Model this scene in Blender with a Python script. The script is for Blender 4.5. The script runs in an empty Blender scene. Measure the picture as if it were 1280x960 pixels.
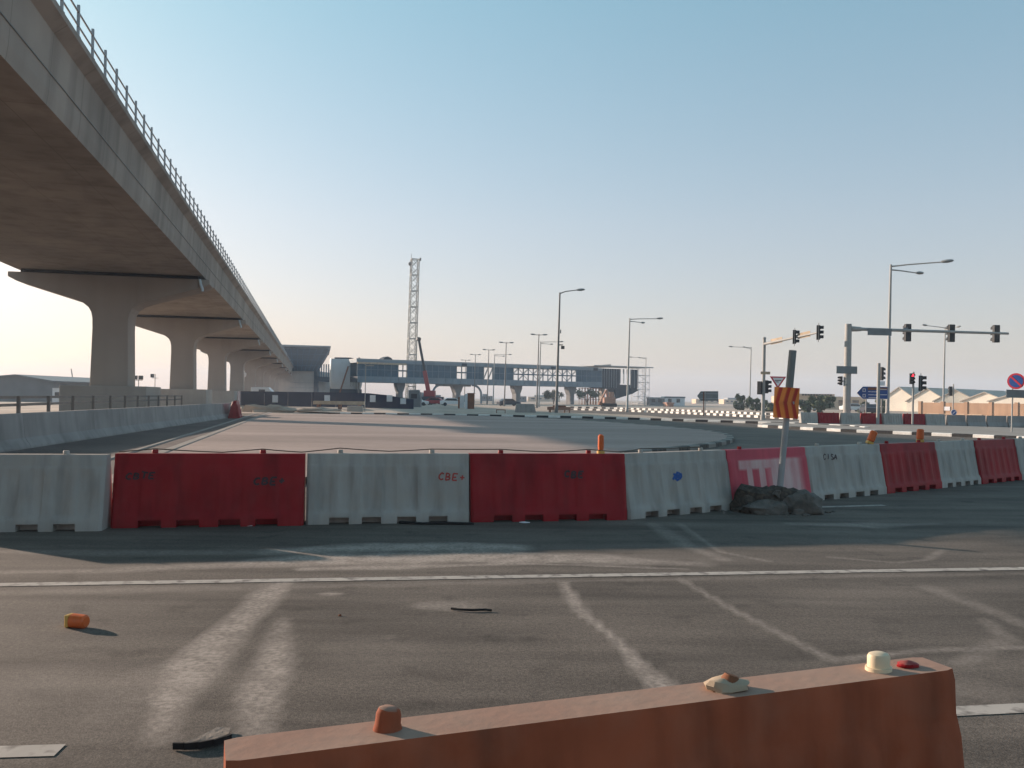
import bpy, math, random
import numpy as np
from mathutils import Vector, Matrix, noise
random.seed(7)
R = math.radians
scene = bpy.context.scene
COL = scene.collection

# ------------------------------------------------------------------ camera
F, CX, CY, H = 1065.0, 640.0, 480.0, 1.63
PITCH, ROLL = R(0.915), R(0.8)
fwd = Vector((0, math.cos(PITCH), math.sin(PITCH)))
up0 = Vector((0, -math.sin(PITCH), math.cos(PITCH)))
rt0 = Vector((1, 0, 0))
rt = rt0 * math.cos(ROLL) + up0 * math.sin(ROLL)
up = up0 * math.cos(ROLL) - rt0 * math.sin(ROLL)
EYE = Vector((0, 0, H))
cam = bpy.data.cameras.new('camera')
cam.sensor_width = 36.0
cam.lens = F / 1280 * 36.0
cam.clip_start = 0.05
cam.clip_end = 9000
camo = bpy.data.objects.new('camera', cam)
COL.objects.link(camo)
m = Matrix.Identity(4)
for i in range(3):
    m[i][0], m[i][1], m[i][2], m[i][3] = rt[i], up[i], -fwd[i], EYE[i]
camo.matrix_world = m
scene.camera = camo

def ray(px, py):
    return fwd + rt * ((px - CX) / F) - up * ((py - CY) / F)
def ground(px, py, z=0.0):
    d = ray(px, py)
    t = (z - H) / d.z
    return EYE + d * t
def at(px, py, Y):
    d = ray(px, py)
    return EYE + d * (Y / d.y)
def hor(px):                                   # picture row of the horizon at column px
    a, b = ray(px, 400).z, ray(px, 600).z
    return 400 + 200 * a / (a - b)
def on_ground(px, Y):                          # ground point in picture column px at distance Y
    p = at(px, hor(px), Y)
    return Vector((p.x, Y, 0))

# ------------------------------------------------------------------ mesh kit
class MB:
    def __init__(s):
        s.v, s.f, s.mi, s.cur = [], [], [], 0
    def add(s, vs, fs):
        o = len(s.v)
        s.v += [tuple(v) for v in vs]
        for f in fs:
            s.f.append(tuple(i + o for i in f)); s.mi.append(s.cur)
        return s
    def hexa(s, p):                            # 8 points: bottom ring, top ring
        return s.add(p, [(3, 2, 1, 0), (4, 5, 6, 7), (0, 1, 5, 4), (1, 2, 6, 5), (2, 3, 7, 6), (3, 0, 4, 7)])
    def box(s, x0, x1, y0, y1, z0, z1):
        return s.hexa([(x0, y0, z0), (x1, y0, z0), (x1, y1, z0), (x0, y1, z0), (x0, y0, z1), (x1, y0, z1), (x1, y1, z1), (x0, y1, z1)])
    def beam(s, p, q, w, h, upv=(0, 0, 1)):    # rectangular bar between two points
        p, q = Vector(p), Vector(q)
        d = (q - p).normalized()
        u = Vector(upv)
        if abs(d.dot(u)) > 0.98: u = Vector((0, 1, 0))
        x = d.cross(u).normalized() * (w / 2)
        y = x.cross(d).normalized() * (h / 2)
        return s.hexa([p - x - y, p + x - y, q + x - y, q - x - y, p - x + y, p + x + y, q + x + y, q - x + y])
    def tube(s, pts, r, n=8, cap=True):
        pts = [Vector(p) for p in pts]
        rs = r if isinstance(r, (list, tuple)) else [r] * len(pts)
        rings = []
        d0 = (pts[1] - pts[0]).normalized()
        a = Vector((0, 0, 1)) if abs(d0.z) < 0.9 else Vector((1, 0, 0))
        for i, p in enumerate(pts):
            d = (pts[min(i + 1, len(pts) - 1)] - pts[max(i - 1, 0)]).normalized()
            x = (a - d * a.dot(d)).normalized(); y = d.cross(x); a = x
            rings.append([p + (x * math.cos(2 * math.pi * k / n) + y * math.sin(2 * math.pi * k / n)) * rs[i] for k in range(n)])
        vs = [v for ring in rings for v in ring]
        fs = []
        for i in range(len(pts) - 1):
            for k in range(n):
                k2 = (k + 1) % n
                fs.append((i * n + k, i * n + k2, (i + 1) * n + k2, (i + 1) * n + k))
        if cap:
            fs.append(tuple(reversed(range(n))))
            fs.append(tuple(range((len(pts) - 1) * n, len(pts) * n)))
        return s.add(vs, fs)
    def prism(s, poly, vec):                   # polygon of 3-D points pushed along vec
        n = len(poly); vec = Vector(vec)
        vs = [Vector(p) for p in poly] + [Vector(p) + vec for p in poly]
        fs = [tuple(reversed(range(n))), tuple(range(n, 2 * n))]
        fs += [(i, (i + 1) % n, n + (i + 1) % n, n + i) for i in range(n)]
        return s.add(vs, fs)
    def sheet(s, poly):
        return s.add(poly, [tuple(range(len(poly)))])
    def loft(s, rings, cap=True):
        n = len(rings[0]); vs = [p for r_ in rings for p in r_]; fs = []
        for i in range(len(rings) - 1):
            for k in range(n):
                k2 = (k + 1) % n
                fs.append((i * n + k, i * n + k2, (i + 1) * n + k2, (i + 1) * n + k))
        if cap:
            fs.append(tuple(reversed(range(n)))); fs.append(tuple(range((len(rings) - 1) * n, len(rings) * n)))
        return s.add(vs, fs)
    def lump(s, c, rx, ry, rz, seed=0, amp=0.25, nu=16, nv=9, fl=0.0):
        rings = []
        c = Vector(c)
        for j in range(nv + 1):
            th = math.pi * j / nv
            ring = []
            for i in range(nu):
                ph = 2 * math.pi * i / nu
                d = Vector((math.sin(th) * math.cos(ph), math.sin(th) * math.sin(ph), math.cos(th)))
                k = 1 + amp * noise.noise(d * 1.7 + Vector((seed * 7.3, seed, 0))) + amp * 0.4 * noise.noise(d * 5 + Vector((seed, 3, 1)))
                p = c + Vector((d.x * rx * k, d.y * ry * k, d.z * rz * k))
                if p.z < fl: p.z = fl
                ring.append(p)
            rings.append(ring)
        return s.loft(rings, cap=False)
    def build(s, name, mats, parent=None, loc=(0, 0, 0), rotz=0, smooth=False, bevel=0):
        me = bpy.data.meshes.new(name)
        me.from_pydata(s.v, [], s.f)
        for mm in (mats if isinstance(mats, (list, tuple)) else [mats]): me.materials.append(mm)
        if any(s.mi): me.polygons.foreach_set('material_index', s.mi)
        bm_fix(me)
        if smooth:
            me.polygons.foreach_set('use_smooth', [True] * len(me.polygons))
            me.set_sharp_from_angle(angle=R(38))
        o = bpy.data.objects.new(name, me)
        COL.objects.link(o)
        o.parent = parent
        o.location = loc
        o.rotation_euler = (0, 0, rotz)
        if bevel:
            b = o.modifiers.new('bevel', 'BEVEL'); b.width = bevel; b.segments = 2; b.limit_method = 'ANGLE'
        return o

import bmesh
def bm_fix(me):
    b = bmesh.new(); b.from_mesh(me)
    bmesh.ops.recalc_face_normals(b, faces=b.faces)
    b.to_mesh(me); b.free(); me.update()

def tag(o, label, cat, group=None):
    o['label'] = label; o['category'] = cat
    if group: o['group'] = group
    return o
def thing(name, label, cat, loc=(0, 0, 0), rotz=0, group=None, lean=0):
    o = bpy.data.objects.new(name, None); COL.objects.link(o)
    o.empty_display_size = 0.3
    o.location = loc; o.rotation_euler = (0, lean, rotz)
    return tag(o, label, cat, group)
def kind(o, k='structure'):
    o['kind'] = k; return o
def relabel(o, label): o['label'] = label; return o
KIDS = {}
def copy_tree(o, parent=None):
    c = o.copy(); COL.objects.link(c)
    if parent: c.parent = parent
    for ch in o.children: copy_tree(ch, c)
    return c

# ------------------------------------------------------------------ materials
def mat(name, col, rough=0.8, var=0.15, scale=2.0, bump=0.0, bscale=40.0, metal=0.0, dust=0.0, spec=0.3, streak=0.0, settled=0.0):
    """plain coloured surface with two scales of mottling, optional dust and optional vertical weather streaks"""
    mt = bpy.data.materials.new(name); mt.use_nodes = True
    nt = mt.node_tree; N = nt.nodes; L = nt.links
    b = N['Principled BSDF']
    b.inputs['Roughness'].default_value = rough
    b.inputs['Metallic'].default_value = metal
    b.inputs['Specular IOR Level'].default_value = spec
    tc0 = N.new('ShaderNodeTexCoord'); oi = N.new('ShaderNodeObjectInfo')       # every object wears its own stains
    sh = N.new('ShaderNodeMath'); sh.operation = 'MULTIPLY'; sh.inputs[1].default_value = 37.0; L.new(oi.outputs['Random'], sh.inputs[0])
    tc = N.new('ShaderNodeVectorMath'); tc.operation = 'ADD'; L.new(tc0.outputs['Object'], tc.inputs[0]); L.new(sh.outputs[0], tc.inputs[1])
    n1 = N.new('ShaderNodeTexNoise'); n1.inputs['Scale'].default_value = scale; n1.inputs['Detail'].default_value = 6
    L.new(tc.outputs[0], n1.inputs['Vector'])
    mr = N.new('ShaderNodeMapRange'); mr.inputs[1].default_value = 0.3; mr.inputs[2].default_value = 0.7
    mr.inputs[3].default_value = 1 - var; mr.inputs[4].default_value = 1 + var
    L.new(n1.outputs['Fac'], mr.inputs[0])
    mul = N.new('ShaderNodeVectorMath'); mul.operation = 'SCALE'
    mul.inputs[0].default_value = col
    L.new(mr.outputs[0], mul.inputs['Scale'])
    out = mul.outputs[0]
    if streak:
        mp = N.new('ShaderNodeMapping'); mp.inputs['Scale'].default_value = (3, 3, 0.12)
        L.new(tc.outputs[0], mp.inputs['Vector'])
        n3 = N.new('ShaderNodeTexNoise'); n3.inputs['Scale'].default_value = scale * 1.4; n3.inputs['Detail'].default_value = 4
        L.new(mp.outputs[0], n3.inputs['Vector'])
        m3 = N.new('ShaderNodeMapRange'); m3.inputs[1].default_value = 0.45; m3.inputs[2].default_value = 0.7
        m3.inputs[3].default_value = 1; m3.inputs[4].default_value = 1 - streak
        L.new(n3.outputs['Fac'], m3.inputs[0])
        s3 = N.new('ShaderNodeVectorMath'); s3.operation = 'SCALE'
        L.new(out, s3.inputs[0]); L.new(m3.outputs[0], s3.inputs['Scale']); out = s3.outputs[0]
    if dust:
        n2 = N.new('ShaderNodeTexNoise'); n2.inputs['Scale'].default_value = scale * 3.1; n2.inputs['Detail'].default_value = 8
        L.new(tc.outputs[0], n2.inputs['Vector'])
        m2 = N.new('ShaderNodeMapRange'); m2.inputs[1].default_value = 0.42; m2.inputs[2].default_value = 0.75
        m2.inputs[3].default_value = 0; m2.inputs[4].default_value = dust
        L.new(n2.outputs['Fac'], m2.inputs[0])
        mx = N.new('ShaderNodeMixRGB'); mx.inputs[2].default_value = (0.36, 0.28, 0.21, 1)
        L.new(m2.outputs[0], mx.inputs[0]); L.new(out, mx.inputs[1]); out = mx.outputs[0]
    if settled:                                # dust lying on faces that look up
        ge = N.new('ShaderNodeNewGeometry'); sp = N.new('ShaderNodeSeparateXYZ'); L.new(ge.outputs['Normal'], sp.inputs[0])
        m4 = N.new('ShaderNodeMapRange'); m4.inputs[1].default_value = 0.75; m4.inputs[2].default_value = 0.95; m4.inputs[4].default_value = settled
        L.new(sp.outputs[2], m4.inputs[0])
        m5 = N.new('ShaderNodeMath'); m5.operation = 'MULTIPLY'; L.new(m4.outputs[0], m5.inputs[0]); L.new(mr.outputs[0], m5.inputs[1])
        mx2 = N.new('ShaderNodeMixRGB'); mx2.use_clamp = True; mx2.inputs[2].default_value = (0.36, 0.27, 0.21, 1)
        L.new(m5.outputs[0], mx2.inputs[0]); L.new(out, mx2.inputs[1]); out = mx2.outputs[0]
    L.new(out, b.inputs['Base Color'])
    if bump:
        nb = N.new('ShaderNodeTexNoise'); nb.inputs['Scale'].default_value = bscale; nb.inputs['Detail'].default_value = 5
        L.new(tc.outputs[0], nb.inputs['Vector'])
        bp = N.new('ShaderNodeBump'); bp.inputs['Strength'].default_value = bump; bp.inputs['Distance'].default_value = 0.02
        L.new(nb.outputs['Fac'], bp.inputs['Height']); L.new(bp.outputs[0], b.inputs['Normal'])
    return mt

def joints(mt, step=3.05):
    """thin dark joint line every few metres along the deck"""
    nt = mt.node_tree; N = nt.nodes; L = nt.links; b = N['Principled BSDF']
    src = b.inputs['Base Color'].links[0].from_socket
    tc = N.new('ShaderNodeTexCoord'); sx = N.new('ShaderNodeSeparateXYZ'); L.new(tc.outputs['Object'], sx.inputs[0])
    d = N.new('ShaderNodeMath'); d.operation = 'DIVIDE'; d.inputs[1].default_value = step; L.new(sx.outputs[1], d.inputs[0])
    f = N.new('ShaderNodeMath'); f.operation = 'FRACT'; L.new(d.outputs[0], f.inputs[0])
    g = N.new('ShaderNodeMath'); g.operation = 'LESS_THAN'; g.inputs[1].default_value = .012; L.new(f.outputs[0], g.inputs[0])
    d2 = N.new('ShaderNodeMath'); d2.operation = 'MULTIPLY_ADD'; d2.inputs[1].default_value = 1 / 2.2; d2.inputs[2].default_value = 12.35 / 2.2; L.new(sx.outputs[0], d2.inputs[0])
    f2 = N.new('ShaderNodeMath'); f2.operation = 'FRACT'; L.new(d2.outputs[0], f2.inputs[0])
    g2 = N.new('ShaderNodeMath'); g2.operation = 'LESS_THAN'; g2.inputs[1].default_value = .012; L.new(f2.outputs[0], g2.inputs[0])
    g3 = N.new('ShaderNodeMath'); g3.operation = 'MAXIMUM'; L.new(g.outputs[0], g3.inputs[0]); L.new(g2.outputs[0], g3.inputs[1])
    h = N.new('ShaderNodeMath'); h.operation = 'MULTIPLY'; h.inputs[1].default_value = .4; L.new(g3.outputs[0], h.inputs[0])
    mx = N.new('ShaderNodeMixRGB'); mx.inputs[2].default_value = (.08, .07, .06, 1)
    L.new(h.outputs[0], mx.inputs[0]); L.new(src, mx.inputs[1]); L.new(mx.outputs[0], b.inputs['Base Color'])
    return mt
M = dict(
    sand=mat('sand', (0.40, 0.315, 0.25), 0.95, 0.25, 0.25, 0.6, 6),
    deck_concrete=joints(mat('deck_concrete', (0.33, 0.28, 0.24), 0.9, 0.2, 0.3, 0.15, 10, streak=0.25)),
    concrete=mat('concrete', (0.36, 0.325, 0.29), 0.9, 0.10, 0.35, 0.25, 14, streak=0.10),
    viaduct_concrete=mat('viaduct_concrete', (0.33, 0.28, 0.24), 0.9, 0.08, 0.3, 0.15, 10, streak=0.10),
    jersey=mat('jersey_concrete', (0.30, 0.275, 0.26), 0.9, 0.15, 0.8, 0.3, 18, streak=0.2),
    black=mat('black_rubber', (0.012, 0.012, 0.013), 0.8, 0.2, 4),
    steel=mat('galvanised_steel', (0.34, 0.35, 0.36), 0.55, 0.1, 3, metal=0.4),
    polegrey=mat('grey_pole_paint', (0.30, 0.30, 0.29), 0.6, 0.1, 2, dust=0.3),
    poledark=mat('dark_pole_paint', (0.13, 0.125, 0.12), 0.6, 0.1, 2, dust=0.2),
    lampgrey=mat('lamp_head_grey', (0.20, 0.21, 0.21), 0.5, 0.1, 3),
    white=mat('white_plastic', (0.37, 0.35, 0.325), 0.6, 0.08, 1.6, 0.1, 30, dust=0.28, streak=0.26, settled=.4, spec=.15),
    red=mat('red_plastic', (0.27, 0.009, 0.014), 0.5, 0.16, 1.4, 0.1, 30, dust=0.03, streak=0.3, settled=.25, spec=.15),
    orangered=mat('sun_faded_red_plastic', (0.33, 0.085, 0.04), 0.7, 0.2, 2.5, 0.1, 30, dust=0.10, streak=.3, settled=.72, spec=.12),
    orange=mat('orange_plastic', (0.62, 0.12, 0.025), 0.45, 0.1, 8, dust=0.1),
    yellow=mat('yellow_plastic', (0.60, 0.36, 0.09), 0.5, 0.1, 8, dust=0.15),
    cream=mat('cream_plastic', (0.68, 0.55, 0.38), 0.5, 0.1, 8),
    paintw=mat('white_kerb_paint', (0.74, 0.72, 0.68), 0.7, 0.1, 3, dust=0.25),
    paintg=mat('faded_black_kerb_paint', (0.055, 0.052, 0.05), 0.8, 0.25, 3, dust=0.35),
    paintk=mat('black_kerb_paint', (0.016, 0.016, 0.018), 0.7, 0.2, 3, dust=0.06),
    navy=mat('navy_hoarding', (0.010, 0.020, 0.048), 0.8, 0.15, 0.6, spec=0.08),
    paper=mat('white_notice', (0.62, 0.63, 0.64), 0.7, 0.05, 3),
    clad=mat('blue_grey_cladding', (0.034, 0.09, 0.135), 0.5, 0.2, 0.5, spec=0.2),
    cladlight=mat('pale_blue_panel', (0.16, 0.215, 0.255), 0.55, 0.15, 0.6),
    roofgrey=mat('pale_roof_edge', (0.26, 0.285, 0.30), 0.6, 0.1, 0.7),
    darkclad=mat('dark_station_shell', (0.012, 0.026, 0.040), 0.6, 0.2, 0.5, spec=0.1),
    metalwhite=mat('silver_cladding', (0.42, 0.47, 0.50), 0.45, 0.08, 0.6, metal=0.2),
    truss=mat('white_truss_steel', (0.42, 0.44, 0.45), 0.6, 0.1, 2),
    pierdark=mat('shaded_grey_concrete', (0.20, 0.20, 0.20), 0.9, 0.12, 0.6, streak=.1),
    towersteel=mat('tower_steel', (0.26, 0.26, 0.235), 0.6, 0.15, 2),
    tan=mat('tan_timber', (0.40, 0.31, 0.22), 0.85, 0.2, 2),
    shedgrey=mat('grey_shed_sheet', (0.16, 0.165, 0.17), 0.7, 0.1, 0.6),
    tentwhite=mat('white_tent_fabric', (0.72, 0.66, 0.56), 0.8, 0.06, 0.6),
    tentroof=mat('grey_tent_roof', (0.44, 0.40, 0.35), 0.9, 0.08, 0.6, spec=0.05),
    sandstone=mat('sandstone_wall', (0.42, 0.27, 0.18), 0.9, 0.15, 0.4, streak=0.15),
    beige=mat('beige_render', (0.55, 0.42, 0.30), 0.9, 0.08, 0.4),
    sigblack=mat('signal_housing', (0.018, 0.019, 0.02), 0.5, 0.2, 4, dust=0.05),
    siggrey=mat('signal_backplate', (0.15, 0.17, 0.18), 0.6, 0.1, 3),
    signback=mat('grey_sign_back', (0.17, 0.19, 0.20), 0.6, 0.1, 1.5, metal=0.3),
    blue=mat('blue_sign_face', (0.02, 0.07, 0.25), 0.45, 0.05, 2),
    signred=mat('red_sign_border', (0.50, 0.03, 0.05), 0.45, 0.05, 2),
    signwhite=mat('white_sign_face', (0.70, 0.70, 0.72), 0.5, 0.05, 2),
    rust=mat('rust_brown', (0.20, 0.08, 0.04), 0.85, 0.25, 2),
    machorange=mat('orange_machine_paint', (0.34, 0.175, 0.12), 0.7, 0.2, 1, dust=0.4),
    carwhite=mat('white_car_paint', (0.70, 0.70, 0.70), 0.3, 0.03, 2, dust=0.1),
    cardark=mat('dark_car_paint', (0.03, 0.035, 0.05), 0.3, 0.05, 2, dust=0.1),
    carred=mat('red_car_paint', (0.32, 0.03, 0.03), 0.35, 0.05, 2),
    glass=mat('dark_window_glass', (0.02, 0.025, 0.03), 0.1, 0.05, 2, spec=0.6),
    leaf=mat('dusty_leaf', (0.11, 0.125, 0.07), 0.9, 0.35, 0.8),
    leafdark=mat('dark_leaf', (0.085, 0.105, 0.06), 0.9, 0.35, 0.8),
    bark=mat('bark', (0.12, 0.09, 0.06), 0.9, 0.2, 3),
    earth=mat('dark_earth', (0.05, 0.043, 0.037), 0.95, 0.5, 7, 1.0, 20, dust=0.2),
    lumpconc=mat('rough_concrete_lump', (0.115, 0.105, 0.095), 0.95, 0.4, 5, 1.0, 18, dust=0.15),
    rope=mat('dirty_rope', (0.09, 0.075, 0.06), 0.9, 0.2, 6),
    scrawlblack=mat('black_spray_paint', (0.045, 0.022, 0.028), 0.7, 0.4, 9),
    scrawlred=mat('red_spray_paint', (0.40, 0.06, 0.05), 0.7, 0.2, 9),
    scrawlblue=mat('blue_spray_paint', (0.02, 0.08, 0.28), 0.7, 0.2, 9),
    pave=mat('pale_pavement', (0.26, 0.235, 0.21), 0.92, 0.12, 0.7, 0.3, 20),
)
def emis(name, col, st):
    mt = bpy.data.materials.new(name); mt.use_nodes = True
    b = mt.node_tree.nodes['Principled BSDF']
    b.inputs['Base Color'].default_value = (*col, 1)
    b.inputs['Emission Color'].default_value = (*col, 1); b.inputs['Emission Strength'].default_value = st
    return mt
M['redlight'] = emis('lit_red_lens', (1.0, 0.03, 0.05), 2.5)

def asphalt():
    mt = bpy.data.materials.new('asphalt'); mt.use_nodes = True
    nt = mt.node_tree; N = nt.nodes; L = nt.links
    b = N['Principled BSDF']; b.inputs['Roughness'].default_value = 0.88; b.inputs['Specular IOR Level'].default_value = 0.25
    tc = N.new('ShaderNodeTexCoord')
    def nz(sc, det=6, vec=None):
        n = N.new('ShaderNodeTexNoise'); n.inputs['Scale'].default_value = sc; n.inputs['Detail'].default_value = det
        L.new(vec or tc.outputs['Object'], n.inputs['Vector']); return n.outputs['Fac']
    def rng(v, a, b_, c, d):
        r = N.new('ShaderNodeMapRange'); r.inputs[1].default_value = a; r.inputs[2].default_value = b_
        r.inputs[3].default_value = c; r.inputs[4].default_value = d; L.new(v, r.inputs[0]); return r.outputs[0]
    def mth(op, a, c):
        n = N.new('ShaderNodeMath'); n.operation = op; n.use_clamp = False
        for i, v in enumerate((a, c)):
            if isinstance(v, (int, float)): n.inputs[i].default_value = v
            else: L.new(v, n.inputs[i])
        return n.outputs[0]
    mp = N.new('ShaderNodeMapping'); mp.inputs['Rotation'].default_value = (0, 0, R(-8)); mp.inputs['Scale'].default_value = (0.22, 1.5, 1)
    L.new(tc.outputs['Object'], mp.inputs['Vector'])
    # worn wheel paths run along the carriageway; aggregate; big patches
    f = mth('MULTIPLY', rng(nz(0.5), 0.3, 0.7, 0.8, 1.2), rng(nz(1.6, 5, mp.outputs[0]), 0.3, 0.7, 0.66, 1.34))
    f = mth('MULTIPLY', f, rng(nz(160, 2), 0.3, 0.7, 0.6, 1.4))
    f = mth('MULTIPLY', f, rng(nz(42, 3), 0.3, 0.7, 0.78, 1.22))
    f = mth('MULTIPLY', f, rng(nz(2.7, 7), 0.58, 0.74, 1.0, 0.62))      # oily and patched spots
    sc = N.new('ShaderNodeVectorMath'); sc.operation = 'SCALE'; sc.inputs[0].default_value = (0.112, 0.092, 0.076)
    L.new(f, sc.inputs['Scale'])
    at_ = N.new('ShaderNodeAttribute'); at_.attribute_name = 'dust'
    d = mth('MULTIPLY', at_.outputs['Fac'], rng(nz(5, 8), 0.25, 0.75, 0.45, 1.35))
    d = mth('MULTIPLY', d, rng(nz(28, 6), 0.32, 0.68, 0.5, 1.35))
    d = mth('ADD', d, rng(nz(1.1, 9, mp.outputs[0]), 0.5, 0.8, 0.0, 0.16))
    mx = N.new('ShaderNodeMixRGB'); mx.inputs[2].default_value = (0.37, 0.31, 0.265, 1); mx.use_clamp = True
    L.new(d, mx.inputs[0]); L.new(sc.outputs[0], mx.inputs[1]); L.new(mx.outputs[0], b.inputs['Base Color'])
    bp = N.new('ShaderNodeBump'); bp.inputs['Strength'].default_value = 0.35; bp.inputs['Distance'].default_value = 0.006
    L.new(nz(110, 3), bp.inputs['Height']); L.new(bp.outputs[0], b.inputs['Normal'])
    return mt
M['asphalt'] = asphalt()

def pavers(name, c1, c2, mortar, sx=0.2, sy=0.1):
    mt = bpy.data.materials.new(name); mt.use_nodes = True
    nt = mt.node_tree; N = nt.nodes; L = nt.links
    b = N['Principled BSDF']; b.inputs['Roughness'].default_value = 0.92; b.inputs['Specular IOR Level'].default_value = 0.2
    tc = N.new('ShaderNodeTexCoord')
    mp = N.new('ShaderNodeMapping'); mp.inputs['Rotation'].default_value = (0, 0, R(13)); L.new(tc.outputs['Object'], mp.inputs['Vector'])
    br = N.new('ShaderNodeTexBrick'); br.inputs['Scale'].default_value = 1.0
    br.inputs['Brick Width'].default_value = sx; br.inputs['Row Height'].default_value = sy; br.inputs['Mortar Size'].default_value = 0.006
    br.inputs['Color1'].default_value = (*c1, 1); br.inputs['Color2'].default_value = (*c2, 1); br.inputs['Mortar'].default_value = (*mortar, 1)
    L.new(mp.outputs[0], br.inputs['Vector'])
    n = N.new('ShaderNodeTexNoise'); n.inputs['Scale'].default_value = 0.18; n.inputs['Detail'].default_value = 8
    mp2 = N.new('ShaderNodeMapping'); mp2.inputs['Scale'].default_value = (0.35, 1.6, 1); L.new(tc.outputs['Object'], mp2.inputs['Vector']); L.new(mp2.outputs[0], n.inputs['Vector'])
    r = N.new('ShaderNodeMapRange'); r.inputs[1].default_value = 0.3; r.inputs[2].default_value = 0.7; r.inputs[3].default_value = 0.78; r.inputs[4].default_value = 1.2
    L.new(n.outputs['Fac'], r.inputs[0])
    s = N.new('ShaderNodeVectorMath'); s.operation = 'SCALE'; L.new(br.outputs['Color'], s.inputs[0]); L.new(r.outputs[0], s.inputs['Scale'])
    L.new(s.outputs[0], b.inputs['Base Color'])
    return mt
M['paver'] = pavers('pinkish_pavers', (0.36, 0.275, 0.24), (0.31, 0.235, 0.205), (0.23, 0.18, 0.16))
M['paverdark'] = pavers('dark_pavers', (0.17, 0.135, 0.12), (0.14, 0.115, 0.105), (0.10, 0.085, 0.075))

def lane_paint():
    mt = mat('worn_lane_paint', (0.41, 0.365, 0.32), 0.75, 0.12, 3)
    nt = mt.node_tree; N = nt.nodes; L = nt.links; b = N['Principled BSDF']
    src = b.inputs['Base Color'].links[0].from_socket
    n = N.new('ShaderNodeTexNoise'); n.inputs['Scale'].default_value = 9; n.inputs['Detail'].default_value = 9
    tc = N.new('ShaderNodeTexCoord'); L.new(tc.outputs['Object'], n.inputs['Vector'])
    r = N.new('ShaderNodeMapRange'); r.inputs[1].default_value = 0.5; r.inputs[2].default_value = 0.66; r.inputs[4].default_value = 0.75
    L.new(n.outputs['Fac'], r.inputs[0])
    mx = N.new('ShaderNodeMixRGB'); mx.inputs[2].default_value = (0.11, 0.09, 0.08, 1)
    L.new(r.outputs[0], mx.inputs[0]); L.new(src, mx.inputs[1]); L.new(mx.outputs[0], b.inputs['Base Color'])
    return mt
M['lanepaint'] = lane_paint()
# ------------------------------------------------------------------ ground, roads, paving
def flat(name, poly, z, mt):
    o = MB().sheet([(p[0], p[1], z) for p in poly]).build(name, mt)
    return kind(o)
flat('ground', [(-1700, -400), (1700, -400), (1700, 1700), (-1700, 1700)], -0.012, M['sand'])

kerb_px = [(425, 517.7), (440, 518), (560, 519.7), (700, 522.2), (800, 524.8), (860, 526.8), (910, 528.3), (960, 530), (1010, 532), (1060, 534.5), (1082, 537)]
front_px = [(947, 533.8), (1000, 537), (1060, 540.2), (1130, 543.2), (1200, 546.2), (1275, 549.6), (1400, 556)]
K1 = [ground(*p) for p in kerb_px]
K2 = [ground(*p) for p in front_px]
far_edge = [tuple(ground(300, 516.5).xy)] + [(p.x, p.y) for p in K1] + [(K2[-1].x, K2[-1].y), (90, 30), (90, -25), (-60, -25), (-45, 40)]
flat('road', far_edge, 0.0, M['asphalt'])

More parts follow.
